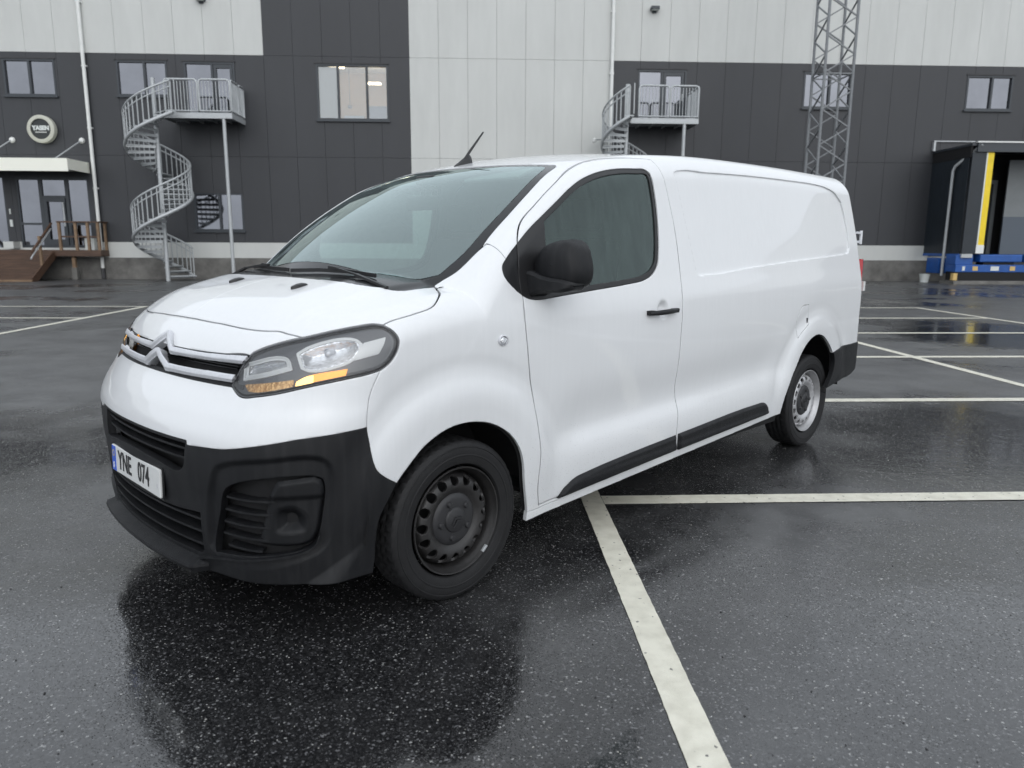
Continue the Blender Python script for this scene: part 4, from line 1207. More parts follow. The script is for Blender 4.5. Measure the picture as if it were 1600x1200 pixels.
def wheel(x, sgn, steel, ang, y):
    w = empty('wheel', (x, sgn * y, .3235), 0 if sgn > 0 else math.pi, VAN)
    w.rotation_euler = (0, ang, 0 if sgn > 0 else math.pi)
    def part(n_, k, m, par=None):
        me = WM[k].copy(); return obj_from(n_, me, m, par or w)
    part('tyre', 'tyre', 'rubber'); rm_ = part('rim', 'rim', steel); part('rim_disc', 'disc', steel); part('brake_drum', 'well', 'black')
    part('hub_cap', 'cap', 'cap'); part('hub_emblem', 'chev', 'cap')
    if steel == 'steel_black' and sgn > 0:
        bw = MB().box(-.016, .016, .094, .106, -.216, -.205).build('balance_weight', 'galv', w, bevel=.002); bw.rotation_euler = (0, R(42) - ang, 0)
    return w
wf = wheel(0, 1, 'steel_black', R(22), .832); wf['label'] = 'black steel front wheel'
wr = wheel(-3.275, 1, 'steel_silver', R(200), .805); wr['label'] = 'silver steel rear wheel with black hub cap'
wheel(0, -1, 'steel_black', R(40), .832); wheel(-3.275, -1, 'steel_silver', R(75), .805)
# ------------------------------------------------------------------ setting: ground and markings
MT.update({
    'dark_panel': mat('anthracite_cladding', (0.034, 0.036, 0.041), 0.5, var=0.10, vscale=0.8, bump=0.05, bscale=4, stretch=(1, 1, .3)),
    'light_panel': mat('pale_grey_cladding', (0.57, 0.58, 0.56), 0.55, var=0.07, vscale=1.0, stretch=(1, 1, .25)),
    'concrete': mat('damp_concrete', (0.16, 0.155, 0.145), 0.8, var=0.45, vscale=1.7, bump=0.2, bscale=30),
    'joint': mat('panel_joint', (0.055, 0.055, 0.058), 0.8),
    'frame': mat('window_frame_grey', (0.035, 0.042, 0.050), 0.4),
    'win': mat('coated_window_glass', (0.185, 0.192, 0.212), 0.06, metal=1.0, var=0.12, vscale=0.7),
    'win_clear': glass_mat('clear_window_glass', (0.80, 0.84, 0.86), 0.02, 1.5, 0.10),
    'room': mat('room_wall_cream', (0.62, 0.44, 0.25), 0.8),
    'room_white': mat('room_white', (0.7, 0.7, 0.68), 0.8),
    'room_blue': mat('room_partition', (0.16, 0.20, 0.26), 0.7),
    'tube': mat('room_light', (0.9, 0.88, 0.8), 0.5, emit=(1.0, 0.78, 0.52), estr=13.0),
    'white_metal': mat('white_painted_metal', (0.76, 0.77, 0.75), 0.4, var=0.06, vscale=6),
    'cream': mat('cream_canopy', (0.90, 0.90, 0.80), 0.45),
    'wood': mat('oiled_wood', (0.088, 0.049, 0.031), 0.55, var=0.5, vscale=5, bump=0.2, bscale=60, stretch=(.3, 3, 3)),
    'wood_pale': mat('weathered_wood', (0.23, 0.15, 0.09), 0.65, var=0.4, vscale=6),
    'navy': mat('dock_side_cladding', (0.016, 0.022, 0.029), 0.5, var=0.2, vscale=2),
    'yellow': mat('yellow_post_paint', (0.88, 0.64, 0.02), 0.45, var=0.1, vscale=3),
    'blue': mat('blue_dock_steel', (0.012, 0.085, 0.33), 0.4, var=0.2, vscale=4),
    'dock_grey': mat('dock_door_grey', (0.20, 0.215, 0.22), 0.5, var=0.1, vscale=2),
    'dock_blue': mat('dock_door_lower', (0.09, 0.11, 0.135), 0.5),
    'sticker': mat('pale_sticker', (0.65, 0.68, 0.66), 0.5),
    'amber_sticker': mat('yellow_sticker', (0.62, 0.43, 0.16), 0.5),
    'sign_dark': mat('sign_dark', (0.016, 0.02, 0.02), 0.4),
    'mast_steel': mat('mast_steel', (0.21, 0.22, 0.23), 0.5, metal=0.3, var=0.15, vscale=10),
    'grit_dark': mat('dark_grit', (0.016, 0.016, 0.017), 0.5),
    'grit_pale': mat('pale_grit', (0.42, 0.41, 0.38), 0.6, var=0.4, vscale=40),
})
me = bpy.data.meshes.new('asphalt_ground')
me.from_pydata([(-140, -140, 0), (140, -140, 0), (140, 160, 0), (-140, 160, 0)], [], [(0, 1, 2, 3)])
tag(obj_from('asphalt_ground', me, 'asphalt'), 'wet black asphalt of the car park with pale stone chips', 'ground', kind='structure')

def marking(x0, y0, x1, y1, w, label):
    a, b = Vector((x0, y0)), Vector((x1, y1)); dd = (b - a).normalized(); nn = Vector((-dd.y, dd.x))
    k = max(int((b - a).length / .035), 2); v = []; f = []
    for i in range(k + 1):
        p = a.lerp(b, i / k)
        for s in (-1, 1):
            j = w / 2 + random.uniform(-.0012, .0012); q = p + nn * s * j; v.append((q.x, q.y, .004))
    for i in range(k): f.append((2 * i, 2 * i + 2, 2 * i + 3, 2 * i + 1))
    me = bpy.data.meshes.new('parking_line'); me.from_pydata(v, [], f); me.update()
    return tag(obj_from('parking_line', me, 'line'), label, 'road marking', kind='structure')
marking(.62, -3.0, .62, 16.75, .115, 'long painted line running from the foreground in under the van')
for i, y in enumerate((3.915, 6.55, 9.2, 11.8, 14.28, 16.72)):
    x0 = .68
    marking(x0, y, 5.49, y, .135, 'painted bay line')
    marking(5.61, y, 10.0, y, .135, 'painted bay line in the right hand row')
marking(5.55, -1.0, 5.55, 16.79, .115, 'painted spine line between the two rows of bays')
marking(10.06, 2.0, 10.06, 16.79, .115, 'painted end line of the far right row')
marking(-7.42, 6.0, -7.42, 16.95, .12, 'painted line slanting away at the far left')
for y in (14.28, 16.88): marking(-18, y, -7.49, y, .13, 'faint painted bay line at the far left')

# loose grit lying on the asphalt near the camera
def grit(name, n, smin_, smax_, material, label):
    base = np.array([(1, 0, 0), (-1, 0, 0), (0, 1, 0), (0, -1, 0), (0, 0, 1), (0, 0, -1)], float)
    tri = np.array([(0, 2, 4), (2, 1, 4), (1, 3, 4), (3, 0, 4), (2, 0, 5), (1, 2, 5), (3, 1, 5), (0, 3, 5)])
    d_ = 1.2 + 7.5 * rng.random(n) ** 1.3; a = R(87.5) + (rng.random(n) - .5) * R(95)
    P = np.stack([d_ * np.cos(a), d_ * np.sin(a)], -1)
    s = smin_ + (smax_ - smin_) * rng.random(n) ** 2.2
    V = base[None] * (s[:, None, None] * (.6 + .7 * rng.random((n, 6, 1)))) * np.array([1, 1, .7])
    th = rng.random(n) * 6.28; c, s_ = np.cos(th)[:, None], np.sin(th)[:, None]
    X = V[..., 0] * c - V[..., 1] * s_ * .7; Y = V[..., 0] * s_ + V[..., 1] * c * .7
    W = np.stack([X + P[:, :1], Y + P[:, 1:], V[..., 2] + s[:, None] * .25], -1)
    T = (tri[None] + 6 * np.arange(n)[:, None, None]).reshape(-1, 3)
    tag(obj_from(name, mesh_np(name, W.reshape(-1, 3), T, None, False), material), label, 'grit', kind='stuff')
grit('dark_grit', 1300, .0016, .0055, 'grit_dark', 'loose dark grit scattered over the wet asphalt')
grit('pale_grit', 1900, .0010, .0040, 'grit_pale', 'loose pale stone chips scattered over the wet asphalt')

# ------------------------------------------------------------------ building
WY = 30.0
BLD = tag(empty('warehouse_building', (0, WY, 0)), 'long warehouse office building clad in anthracite and pale grey panels', 'building')
HOLES = {   # x0, x1, z0, z1, kind, mullions
    'w1': (-17.6, -15.72, 6.76, 8.06, 'win', (.5,)),
    'w2': (-13.5, -11.63, 6.80, 8.06, 'win', (.55,)),
    'd1': (-11.02, -9.14, 5.93, 8.04, 'door', (.55,)),
    'lit': (-6.13, -3.43, 6.02, 8.03, 'lit', (.30, .70)),
    'low': (-11.0, -9.12, 1.86, 3.30, 'win', (.52,)),
    'd2': (6.10, 7.98, 5.93, 8.00, 'door', (.50,)),
    'w3': (12.58, 14.48, 6.67, 8.00, 'win', (.55,)),
    'w4': (19.08, 20.95, 6.67, 7.96, 'win', (.55,)),
    'w5': (21.75, 23.6, 6.67, 7.96, 'win', (.55,)),
    'w6': (-21.9, -20.0, 6.76, 8.06, 'win', (.5,)),
    'ent': (-17.62, -14.92, 1.19, 3.83, 'entrance', ()),
    'ent2': (-20.2, -18.05, 1.19, 3.83, 'entrance2', ()),
    'dock': (18.3, 26.0, 1.0, 5.0, 'none', ()),
}
hole_rects = [h[:4] for h in HOLES.values()]
def minus(rects, h):
    out = []
    for x0, x1, z0, z1 in rects:
        a, b, c, d_ = max(x0, h[0]), min(x1, h[1]), max(z0, h[2]), min(z1, h[3])
        if a >= b or c >= d_: out.append((x0, x1, z0, z1)); continue
        for q in ((x0, a, z0, z1), (b, x1, z0, z1), (a, b, z0, c), (a, b, d_, z1)):
            if q[1] - q[0] > .004 and q[3] - q[2] > .004: out.append(q)
    return out
def panel(x0, x1, z0, z1, material, y0=-.035, name='cladding_panel', gap=.0045):
    rects = [(x0 + gap, x1 - gap, z0 + gap, z1 - gap)]
    for h in hole_rects: rects = minus(rects, h)
    if not rects: return
    # pieces of a panel that a window cuts right through become panels of their own
    grp = list(range(len(rects)))
    for i, a in enumerate(rects):
        for j, b in enumerate(rects[:i]):
            if min(a[1], b[1]) - max(a[0], b[0]) > -.001 and min(a[3], b[3]) - max(a[2], b[2]) > -.001:
                gi, gj = grp[i], grp[j]; grp = [gj if g_ == gi else g_ for g_ in grp]
    for g_ in sorted(set(grp)):
        m = MB()
        for q, k_ in zip(rects, grp):
            if k_ == g_: m.box(q[0], q[1], y0, .02, q[2], q[3])
        m.build(name, material, BLD)
cols = []
def run(x0, x1, n): cols.extend([(x0 + (x1 - x0) * i / n, x0 + (x1 - x0) * (i + 1) / n) for i in range(n)])
run(-22.13, -8.05, 13); run(-8.05, -2.62, 5); run(-2.62, 5.08, 7); run(5.08, 25.98, 19)
for x0, x1 in cols:
    xc = (x0 + x1) / 2
    mid = 'light_panel' if -2.62 < xc < 5.08 else 'dark_panel'
    top = 'dark_panel' if -8.05 < xc < -2.62 else 'light_panel'
    panel(x0, x1, 1.42, 4.65, mid); panel(x0, x1, 4.65, 8.30, mid); panel(x0, x1, 8.30, 11.95, top)
for x0, x1, mid, top in ((-150, -22.13, 'dark_panel', 'light_panel'), (25.98, 150, 'dark_panel', 'light_panel')):
    panel(x0, x1, 1.42, 8.30, mid); panel(x0, x1, 8.30, 11.95, top)
for x0, x1 in ((-150, -8.05), (-8.05, -2.62), (-2.62, 5.08), (5.08, 150)):
    panel(x0, x1, 11.95, 13.2, 'dark_panel' if -8 < x0 < -3 else 'light_panel')
for x0 in sorted(set(range(-150, -24, 30)) | set(range(-24, 30, 6)) | set(range(30, 150, 30))):
    if True:
        x1 = x0 + 6 if -26 < x0 < 28 else (min(x0 + 30, -24) if x0 < 0 else x0 + 30)
        panel(x0, x1, .82, 1.42, 'light_panel', -.06, 'plinth_band', .004)
        panel(x0, x1, -.3, .82, 'concrete', -.09, 'concrete_plinth', .004)
core = MB(); rects = [(-150, 150, 0, 13.1)]
for h in hole_rects: rects = minus(rects, h)
for q in rects: core.box(q[0], q[1], .03, .25, q[2], q[3])
core.build('wall_core', 'joint', BLD)
MB().box(-150, 150, .25, 20, 13.0, 13.1).build('roof', 'joint', BLD)
MB().box(-150, 150, -.12, .3, 13.2, 13.32).build('parapet_cap', 'light_panel', BLD)

def window(x0, x1, z0, z1, kind, mull):
    w = empty('window' if kind in ('win', 'lit') else 'balcony_door', (0, 0, 0), 0, BLD)
    t = .07; fr = MB()
    fr.box(x0, x0 + t, -.05, .10, z0, z1); fr.box(x1 - t, x1, -.05, .10, z0, z1)
    fr.box(x0 + t, x1 - t, -.05, .10, z1 - t, z1); fr.box(x0 + t, x1 - t, -.05, .10, z0, z0 + t)
    fr.build('frame', 'frame', w)
    MB().box(x0 - .04, x1 + .04, -.12, -.04, z0 - .06, z0 - .005).build('sill', 'frame', w)
    MB().box(x0 - .04, x1 + .04, -.075, -.04, z1 + .004, z1 + .05).build('head_flashing', 'joint', w)
    xs = [x0 + t] + [x0 + (x1 - x0) * m_ for m_ in mull] + [x1 - t]
    for m_ in xs[1:-1]: MB().box(m_ - .04, m_ + .04, -.045, .09, z0 + t, z1 - t).build('mullion', 'frame', w)
    for i, (a, b) in enumerate(zip(xs[:-1], xs[1:])):
        a += .04 * (i > 0); b -= .04 * (i < len(xs) - 2)
        MB().box(a, b, .03, .04, z0 + t, z1 - t).build('pane', 'win_clear' if kind == 'lit' else 'win', w)
    if kind == 'door':
        a, b = xs[-2] + .06, xs[-1] - .02
        lf = MB(); lf.box(a, a + .10, -.03, .05, z0 + t, z1 - t); lf.box(b - .10, b, -.03, .05, z0 + t, z1 - t)
        lf.box(a + .1, b - .1, -.03, .05, z1 - t - .14, z1 - t); lf.box(a + .1, b - .1, -.03, .05, z0 + t, z0 + t + .25)
        lf.build('door_leaf', 'frame', w)
        MB().box(b - .07, b - .04, -.07, -.03, z0 + .95, z0 + 1.2).build('handle', 'galv', w)
    if kind == 'lit':
        d_ = 2.6
        rm = MB(); rm.box(x0 - .8, x1 + .8, d_, d_ + .05, z0 - .9, z1 + .5); rm.box(x0 - .85, x0 - .8, .25, d_, z0 - .9, z1 + .5); rm.box(x1 + .8, x1 + .85, .25, d_, z0 - .9, z1 + .5)
        rm.build('room_walls', 'room', w)
        ce = MB(); ce.box(x0 - .8, x1 + .8, .25, d_, z1 + .25, z1 + .3); ce.box(x0 - .8, x1 + .8, .25, d_, z0 - .95, z0 - .9); ce.build('room_ceiling', 'room_white', w)
        MB().box(x0 + 1.75, x0 + 2.25, 1.2, 1.45, z1 - .42, z1 - .38).build('room_light', 'tube', w)
        MB().box(x0 + .2, x0 + .8, 1.4, 1.6, z1 + .2, z1 + .24).build('room_light', 'tube', w)
        MB().box(x1 - .80, x1 - .02, .12, .16, z0 + t, z0 + .55).build('window_screen', 'room_blue', w)
        MB().box(x0 + .05, x0 + .75, .12, .14, z0 + t, z1 - t).build('curtain', mat('pale_curtain', (.60, .55, .48), .9, var=.1, vscale=12, stretch=(8, 1, .3)), w)
        pl = MB(); pl.tube([(x0 + 1.08, .9, z1), (x0 + 1.08, .9, z0 + .65)], .012, 6); pl.lathe([(.0, .72), (.07, .70), (.09, .6), (.0, .58)], 12, 'z', (x0 + 1.08, .9, z0)); pl.build('pendant_lamp', 'frame', w)
        MB().box(x0 + .95, x0 + 1.7, .18, .5, z0 + .02, z0 + .2).build('window_shelf', 'room_white', w)
    else:
        if random.random() < .8:
            MB().box(x0 + .1, x1 - .1, .045, .05, z0 + .1, z0 + .1 + random.uniform(.1, .4)).build('blind', 'room_white', w)
    return w
for k, h in HOLES.items():
    if h[4] in ('win', 'door', 'lit'): window(*h)
# glazed entrance
E_ = empty('entrance_glazing', (0, 0, 0), 0, BLD)
x0, x1, z0, z1 = HOLES['ent'][:4]
fr = MB(); xs = [-17.62, -16.74, -15.76, -14.92]
for x in xs: fr.box(x - .06, x + .06, -.02, .12, z0, z1)
for a, b in zip(xs[:-1], xs[1:]):
    fr.box(a + .06, b - .06, -.02, .12, z1 - .1, z1); fr.box(a + .06, b - .06, -.02, .12, z0, z0 + .1)
fr.box(xs[1] + .06, xs[2] - .06, -.02, .12, 3.05, 3.15)
for a, b in ((0, 1), (2, 3)): fr.box(xs[a] + .06, xs[b] - .06, -.02, .12, 2.05, 2.13)
fr.build('frame', 'frame', E_)
for a, b in zip(xs[:-1], xs[1:]): MB().box(a + .05, b - .05, .04, .05, z0 + .05, z1 - .05).build('pane', 'win', E_)
lf = MB(); a, b = xs[1] + .08, xs[2] - .08
lf.box(a, a + .13, -.05, .02, z0 + .1, 3.05); lf.box(b - .13, b, -.05, .02, z0 + .1, 3.05); lf.box(a + .13, b - .13, -.05, .02, 2.92, 3.05); lf.box(a + .13, b - .13, -.05, .02, z0 + .1, z0 + .32)
lf.build('door_leaf', 'frame', E_)
MB().box(b - .09, b - .04, -.10, -.05, 2.0, 2.9).build('door_handle', 'galv', E_)
E2 = empty('entrance_glazing', (0, 0, 0), 0, BLD)
fr = MB()
for x in (-20.2, -19.1, -18.05): fr.box(x - .06, x + .06, -.02, .12, z0, z1)
fr.build('frame', 'frame', E2)
MB().box(-20.14, -18.11, .04, .05, z0, z1).build('pane', 'win', E2)
MB().box(-17.95, -17.90, -.07, -.03, 2.45, 2.65).build('door_phone', 'sticker', BLD); MB().box(-17.97, -17.87, -.07, -.03, 1.98, 2.24).build('door_phone', 'sticker', BLD)
MB().box(-18.05, -17.68, -.5, -.1, 1.16, 1.42).build('post_box', 'light_panel', BLD)

# rainwater pipes
for x, lab in ((-14.60, 'white rainwater downpipe beside the entrance canopy'), (5.07, 'white rainwater downpipe at the edge of the tall pale bay')):
    p = empty('downpipe', (x, WY - .16, 0)); tag(p, lab, 'pipe', 'rainwater pipes on the building')
    MB().tube([(0, 0, .42), (0, 0, 13.0)], .065, 12).build('pipe', 'white_metal', p, smooth=40)
    MB().tube([(0, 0, .02), (0, 0, .42)], .075, 12).build('pipe_shoe', 'joint', p, smooth=40)
    for z in (1.2, 3.4, 5.6, 7.8, 10.0): MB().box(-.085, .085, -.02, .12, z, z + .05).build('bracket', 'white_metal', p)

# entrance canopy and its stay rods
C_ = tag(empty('entrance_canopy', (0, 0, 0)), 'cream flat canopy over the glazed entrance', 'canopy')
MB().box(-24, -14.8, 28.4, WY - .04, 4.22, 4.37).build('canopy_top', 'cream', C_)
cf = MB(); cf.box(-24, -14.8, 28.4, 28.45, 3.92, 4.22); cf.box(-14.85, -14.8, 28.45, WY - .04, 3.98, 4.22); cf.build('fascia', 'cream', C_)
MB().box(-24, -14.86, 28.46, WY - .05, 4.10, 4.16).build('soffit', 'joint', C_)
for x in (-15.3, -16.0, -16.7, -17.4, -18.1): MB().box(x - .07, x + .07, 28.55, 29.6, 4.02, 4.09).build('soffit_light', 'white_metal', C_)
for xa, xb in ((-14.98, -15.45), (-17.54, -18.0)):
    MB().tube([(xa, WY - .1, 5.17), (xb, 28.75, 4.36)], .022, 8).build('stay_rod', 'galv', C_, smooth=40)
    MB().lathe([(.0, -.07), (.07, -.06), (.11, .0), (.11, .03)], 16, 'y', (xa, WY - .07, 5.17)).build('rod_anchor', 'white_metal', C_, smooth=40)
# round sign
S_ = tag(empty('round_sign', (-16.33, WY - .06, 5.55)), 'round dark company sign with a pale ring above the entrance', 'sign')
MB().lathe([(.37, -.20), (.37, -.24), (.47, -.24), (.50, -.22), (.50, -.02)], 48).build('ring', mat('sign_ring', (.50, .50, .43), .5), S_, smooth=40)
MB().lathe([(.0, -.19), (.37, -.19), (.37, -.02)], 48).build('face', 'sign_dark', S_, smooth=30)
SM = Matrix(((1, 0, 0, 0), (0, 0, -1, -.205), (0, 1, 0, .03), (0, 0, 0, 1)))
text_obj('lettering', 'YASEN', .215, 'sticker', S_, SM, .95, .01, .012)
sl = MB()
for k in range(9): sl.box(-.21 + k * .047, -.21 + k * .047 + .036, -.21, -.195, -.135, -.095)
sl.build('small_lettering', 'light_panel', S_)

# timber deck and steps
D_ = tag(empty('entrance_deck', (-.52, 1.0, 0)), 'brown timber deck with railing and wide steps at the entrance', 'deck')
for i in range(4):
    MB().box(-24, -13.88, 28.32 + i * .18, 28.32 + i * .18 + .172, 1.07, 1.11).build('plank', 'wood', D_)
MB().box(-24, -13.88, 28.26, 28.31, .88, 1.10).build('fascia_board', 'wood', D_)
MB().box(-13.88, -13.83, 28.26, 28.96, .88, 1.10).build('fascia_board', 'wood', D_)
for x in (-14.95,): 
    MB().box(x - .10, x + .10, 28.4, 28.6, .0, .45).build('footing', 'concrete', D_); MB().box(x - .06, x + .06, 28.42, 28.54, .45, .88).build('support_post', 'wood_pale', D_)
for k in range(6):
    z = 1.07 - .178 * (k + 1); y = 28.26 - .24 * (k + 1)
    MB().box(-24, -15.60, y, y + .26, z, z + .04).build('step_tread', 'wood', D_)
    MB().box(-24, -15.60, y + .235, y + .255, z + .04, z + .175).build('step_riser', 'wood', D_)
MB().box(-24, -15.62, 26.78, 26.82, .0, .06).build('step_edge', 'wood_pale', D_)
sr = MB(); sr.bar((-15.56, 28.28, .95), (-15.56, 26.78, .02), .05, .28); sr.build('stair_stringer', 'wood', D_)
for x in (-15.30, -14.70, -14.25, -13.87): MB().box(x - .045, x + .045, 28.27, 28.36, 1.1, 2.13).build('railing_post', 'wood_pale', D_)
for y in (28.8,): MB().box(-13.91, -13.83, y, y + .09, 1.1, 2.13).build('railing_post', 'wood_pale', D_)
MB().box(-15.36, -13.80, 28.25, 28.39, 2.13, 2.18).build('top_rail', 'wood', D_); MB().box(-13.94, -13.80, 28.39, 28.95, 2.13, 2.18).build('top_rail', 'wood', D_)
MB().box(-15.30, -13.85, 28.30, 28.33, 1.58, 1.64).build('middle_rail', 'wood', D_)
MB().box(-15.62, -15.54, 27.40, 27.48, .5, 1.62).build('railing_post', 'wood_pale', D_)
for xx, lab in ((-15.56, 0), (-19.0, 1)):
    hr = MB(); hr.bar((xx, 28.3, 2.10), (xx, 26.85, 1.05), .07, .05); hr.build('stair_rail', 'wood', D_)
    hr = MB(); hr.tube([(xx + .02, 28.2, 1.9), (xx + .02, 26.8, .88), (xx + .02, 26.72, .80)], .028, 8); hr.build('hand_rail', 'galv', D_, smooth=40)
tag(MB().box(-15.05, -14.70, 29.55, 29.75, 1.112, 1.55).build('pale_box', 'sticker'), 'pale square box standing on the timber deck behind the railing', 'box')

# ------------------------------------------------------------------ spiral fire stairs
def spiral_stair(label, px, a_end, n_steps, plat_x1, post_x, Rr):
    cy, top = 28.45, 5.95
    s = tag(empty('spiral_stair', (px, cy, 0)), label, 'staircase', 'galvanised spiral fire stairs on the building')
    MB().tube([(0, 0, 0), (0, 0, 7.15)], .075, 12).build('centre_pole', 'galv', s, smooth=40)
    dz = top / n_steps; da = R(20.4)
    tr = MB(); w0, w1 = .07, da * Rr * .54
    tr.raw([(0.06, -w0, 0), (Rr, -w1, 0), (Rr, w1, 0), (.06, w0, 0), (.06, -w0, -.04), (Rr, -w1, -.04), (Rr, w1, -.04), (.06, w0, -.04)], [(0, 1, 2, 3), (7, 6, 5, 4), (0, 4, 5, 1), (1, 5, 6, 2), (2, 6, 7, 3), (3, 7, 4, 0)])
    tr.box(.06, Rr, w1 * .6, w1 * .6 + .012, -.10, -.04)
    tme = tr.mesh('tread'); bme = MB().tube([(Rr + .02, 0, -.05), (Rr + .02, 0, .98)], .022, 6).mesh('baluster')
    tme.materials.append(MT['galv']); bme.materials.append(MT['galv'])
    angs = [a_end - da * (n_steps - 1 - i) for i in range(n_steps)]
    for i, a in enumerate(angs):
        t = link(bpy.data.objects.new('tread', tme), s); t.location = (0, 0, dz * (i + 1)); t.rotation_euler = (0, 0, a)
        for k in (0, .5):
            b = link(bpy.data.objects.new('baluster', bme), s); b.location = (0, 0, dz * (i + 1 + k)); b.rotation_euler = (0, 0, a + da * k)
    for nm, h, rr in (('hand_rail', 1.0, .036), ('middle_rail', .80, .022), ('outer_string', -.06, .065)):
        pts = [((Rr + .02) * math.cos(a), (Rr + .02) * math.sin(a), dz * (i + 1) + h) for i, a in enumerate(angs)]
        # finer sampling
        q = []
        for i in range(len(angs) - 1):
            for k in range(3):
                t = k / 3; a = angs[i] + (angs[i + 1] - angs[i]) * t
                q.append(((Rr + .02) * math.cos(a), (Rr + .02) * math.sin(a), dz * (i + 1 + t) + h))
        q.append(pts[-1])
        MB().tube(q, rr, 8).build(nm, 'galv', s, smooth=50)
    # landing
    x0, x1 = .12, plat_x1 - px; y0, y1 = -.10, 1.46
    fl = MB(); fl.box(x0, x1, y0, y1, top - .04, top); fl.build('landing_floor', 'galv', s)
    ed = MB(); ed.box(x0, x1, y0 - .02, y0, top - .17, top + .02); ed.box(x1, x1 + .02, y0 - .02, y1, top - .17, top + .02)
    for k in range(5): ed.box(x0 + (x1 - x0) * k / 5, x0 + (x1 - x0) * k / 5 + .04, y0, y1, top - .12, top - .045)
    ed.build('landing_frame', 'galv', s)
    rme = MB().tube([(0, 0, top), (0, 0, top + 1.05)], .015, 6).mesh('railing_bar'); rme.materials.append(MT['galv'])
    def rail_panel(p0, p1):
        p0, p1 = Vector(p0), Vector(p1); L_ = (p1 - p0).length; dd = (p1 - p0) / L_
        e = .10
        pts = [p0 + Vector((0, 0, .08)), p0 + Vector((0, 0, 1.05)), p0 + dd * e * .4 + Vector((0, 0, 1.12)), p0 + dd * e + Vector((0, 0, 1.15)), p1 - dd * e + Vector((0, 0, 1.15)), p1 - dd * e * .4 + Vector((0, 0, 1.12)), p1 + Vector((0, 0, 1.05)), p1 + Vector((0, 0, .08)), p0 + Vector((0, 0, .08))]
        MB().tube(pts, .036, 8).build('railing_frame', 'galv', s, smooth=50)
        nb = max(int(L_ / .11), 2)
        for k in range(1, nb):
            q = p0 + dd * L_ * k / nb; b = link(bpy.data.objects.new('railing_bar', rme), s); b.location = (q.x, q.y, .04)
    xm = (x0 + .35 + x1) / 2
    rail_panel((x0 + .30, y0, top), (xm - .03, y0, top)); rail_panel((xm + .03, y0, top), (x1 - .02, y0, top)); rail_panel((x1, y0 + .04, top), (x1, y1 - .7, top)); rail_panel((x1, y1 - .64, top), (x1, y1 - .05, top))
    MB().tube([(post_x - px, y0 + .05, 0), (post_x - px, y0 + .05, top - .05)], .065, 12).build('landing_post', 'galv', s, smooth=40)
    return s
spiral_stair('galvanised spiral stair winding down to the ground beside the entrance', -11.58, R(-38), 32, -8.85, -9.15, 1.02)
spiral_stair('galvanised spiral stair seen above the roof of the van', 5.43, R(-95), 32, 8.05, 7.56, .86)

# wall lamps high on the cladding, and a camera on an arm
for x, z, lab in ((-10.2, 10.2, 'small dark wall lamp at the top edge left of the dark bay'), (6.63, 10.15, 'small dark wall lamp above the right balcony door')):
    l_ = tag(empty('wall_lamp', (x, WY - .04, z)), lab, 'lamp', 'wall lamps')
    MB().box(-.16, .16, -.26, 0, -.06, .06).build('lamp_head', 'frame', l_, bevel=.02); MB().box(-.08, .08, -.04, .0, -.14, -.05).build('lamp_foot', 'frame', l_)
    MB().box(-.13, .13, -.24, -.05, -.068, -.061).build('lamp_glass', 'sticker', l_)
l_ = tag(empty('wall_fixture', (4.9, WY - .05, 5.42)), 'small pale fixture on an arm left of the right spiral stair', 'fixture')
MB().tube([(0, 0, 0), (-.45, -.45, -.07)], .025, 8).build('arm', 'galv', l_, smooth=40)
MB().lathe([(.0, -.12), (.08, -.10), (.09, .0), (.0, .06)], 12, 'z', (-.5, -.5, -.07)).build('fixture_head', 'white_metal', l_, smooth=40)

# ------------------------------------------------------------------ lattice mast
mx0, mx1, my0, my1 = 11.07, 12.0, 24.8, 25.7
T_ = tag(empty('lattice_mast', ((mx0 + mx1) / 2, (my0 + my1) / 2, 0)), 'grey galvanised lattice mast rising behind the rear of the van', 'mast')
h_ = .465; legs = [(-h_, -.45), (h_, -.45), (h_, .45), (-h_, .45)]
for x, y in legs: MB().tube([(x, y, 0), (x, y, 15)], .048, 8).build('mast_leg', 'mast_steel', T_, smooth=40)
stp = .56
for fi in range(4):
    a, b = legs[fi], legs[(fi + 1) % 4]
    for k in range(26):
        z = .15 + k * stp
        for q0, q1 in (((a, b),) if k % 2 == 0 else ((b, a),)):
            m = MB(); m.bar((q0[0], q0[1], z), (q1[0], q1[1], z + stp * .98), .040, .040); m.build('brace', 'mast_steel', T_)
for k in range(0, 26, 6):
    m = MB()
    for fi in range(4):
        a, b = legs[fi], legs[(fi + 1) % 4]; m.bar((a[0], a[1], .12 + k * stp), (b[0], b[1], .12 + k * stp), .035)
    m.build('ring_frame', 'mast_steel', T_)
MB().tube([(h_ + .02, -.47, .2), (h_ + .02, -.47, 15)], .02, 6).build('cable', 'frame', T_)

# ------------------------------------------------------------------ loading dock
K_ = tag(empty('loading_dock', (18.05, 27.6, 0)), 'dark loading dock shelter with yellow post and blue steel base at the right edge', 'loading dock')
for i in range(10):
    y = .08 + i * .232; MB().box(-.02, .02, y, y + .226, 1.12, 4.62 + .0 * i).build('side_panel', 'navy', K_)
MB().raw([(-.03, 0, 4.62), (-.03, 2.4, 4.62), (-.03, 2.4, 5.02), (-.03, 0, 5.02), (.03, 0, 4.62), (.03, 2.4, 4.62), (.03, 2.4, 5.02), (.03, 0, 5.02)], [(0, 1, 2, 3), (7, 6, 5, 4), (0, 4, 5, 1), (1, 5, 6, 2), (2, 6, 7, 3), (3, 7, 4, 0)]).build('eaves_panel', 'black', K_)
MB().box(-.05, 8.5, -.06, 2.36, 5.02, 5.10).build('dock_roof', 'frame', K_)
MB().box(.14, 8.5, -.12, -.05, 4.80, 5.12).build('roof_fascia', 'frame', K_)
MB().box(.10, 8.5, -.16, -.05, 5.12, 5.17).build('gutter', 'white_metal', K_)
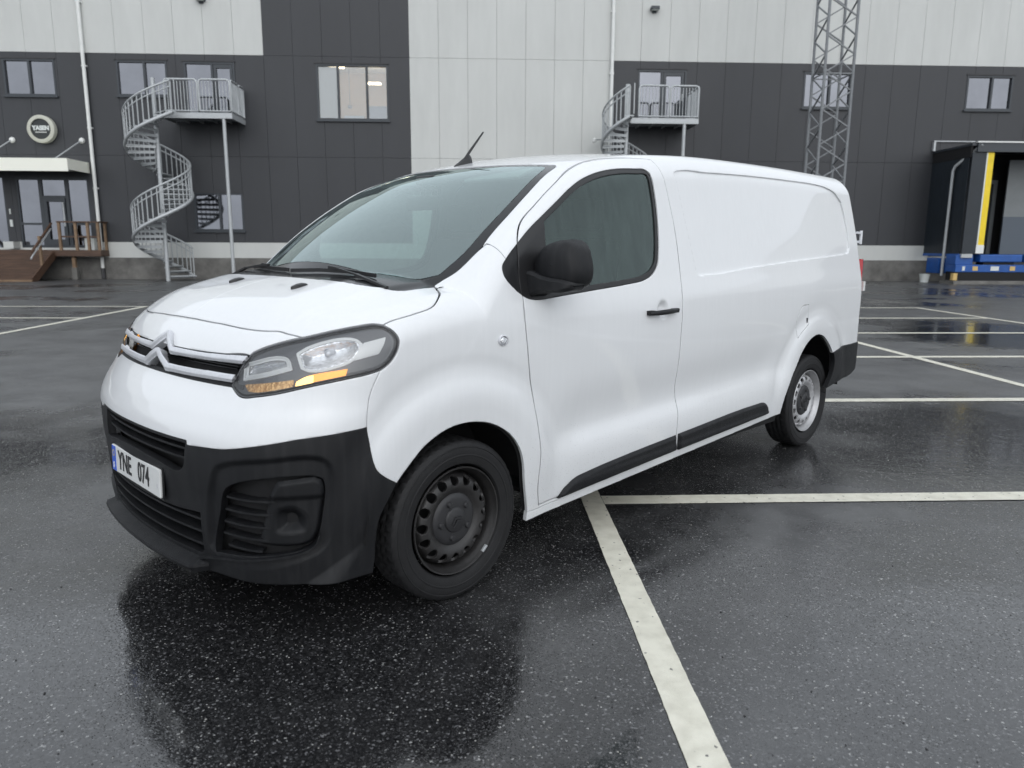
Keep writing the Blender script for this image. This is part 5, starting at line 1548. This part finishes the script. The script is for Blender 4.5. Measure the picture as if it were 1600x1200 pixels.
MB().box(-.10, -.02, 2.25, 2.38, 5.1, 5.5).build('flashing', 'galv', K_); MB().box(-.1, 1.6, 2.3, 2.38, 5.46, 5.5).build('flashing', 'galv', K_)
MB().box(.55, .60, -.05, .12, 1.45, 4.79).build('post_edge', 'sticker', K_)
MB().box(.60, .83, -.05, .12, 1.45, 4.79).build('yellow_post', 'yellow', K_)
MB().box(.54, .84, -.06, .12, 1.14, 1.45).build('post_foot', 'white_metal', K_)
MB().box(.02, .55, -.04, .02, 1.14, 4.79).build('front_return', 'navy', K_)
MB().box(-.03, .03, .04, 2.36, 1.02, 1.12).build('bottom_rail', 'blue', K_)
dn = MB(); dn.tube([(.30, -.12, 5.06), (-.12, .70, 4.36), (-.14, .78, 4.2), (-.14, .8, .28)], .055, 10); dn.build('drain_pipe', 'galv', K_, smooth=40)
MB().box(.2, 8.5, 2.30, 2.36, 1.0, 5.0).build('back_wall', 'black', K_)
df = MB(); df.box(1.55, 2.65, 2.2, 2.29, 3.85, 4.0); df.box(2.50, 2.65, 2.2, 2.29, 1.1, 3.85); df.build('door_frame', 'dock_grey', K_)
MB().box(1.6, 2.5, 2.24, 2.29, 1.1, 3.85).build('door', 'navy', K_); MB().box(1.85, 1.98, 2.18, 2.24, 2.3, 2.5).build('door_lock', 'wood_pale', K_)
MB().box(2.55, 8.4, 1.5, 1.56, 2.55, 4.7).build('shutter_upper', 'dock_grey', K_); MB().box(2.55, 8.4, 1.49, 1.56, 1.1, 2.55).build('shutter_lower', 'dock_blue', K_)
MB().box(-.06, .30, 1.2, 2.0, .35, .95).build('pump_box', 'blue', K_, bevel=.03)
B_ = MB(); B_.box(-.16, 8.5, -.05, .6, .44, .72); B_.box(-.16, .52, .0, .6, .72, 1.08); B_.build('dock_base', 'blue', K_, bevel=.02)
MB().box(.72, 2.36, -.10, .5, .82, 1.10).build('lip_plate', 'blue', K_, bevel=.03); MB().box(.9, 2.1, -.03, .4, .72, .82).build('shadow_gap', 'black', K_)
MB().box(2.45, 4.1, -.10, .5, .82, 1.10).build('lip_plate', 'blue', K_, bevel=.03)
MB().box(-.10, 8.5, -.03, .6, .12, .44).build('rubber_buffer', 'black', K_)
MB().box(.0, .42, -.08, .1, .98, 1.12).build('hinge_cover', 'galv', K_)
for x, w, m_ in ((.10, .10, 'sticker'), (.50, .20, 'amber_sticker'), (1.20, .32, 'sticker'), (1.95, .20, 'amber_sticker')): MB().box(x, x + w, -.06, -.052, .50, .66).build('sticker', m_, K_)
MB().box(-.22, -.06, -.06, .1, .14, .40).build('corner_marker', 'amber_sticker', K_)
MB().box(-.3, 8.5, -.25, .6, .0, .12).build('dock_kerb', 'concrete', K_)
bk = tag(MB().lathe([(.0, 0), (.15, 0), (.19, .30), (.20, .32), (.0, .32)], 20, 'z').build('bucket', 'sticker', None, smooth=40), 'small white bucket by the wall left of the loading dock', 'bucket'); bk.location = (17.55, 28.9, 0)
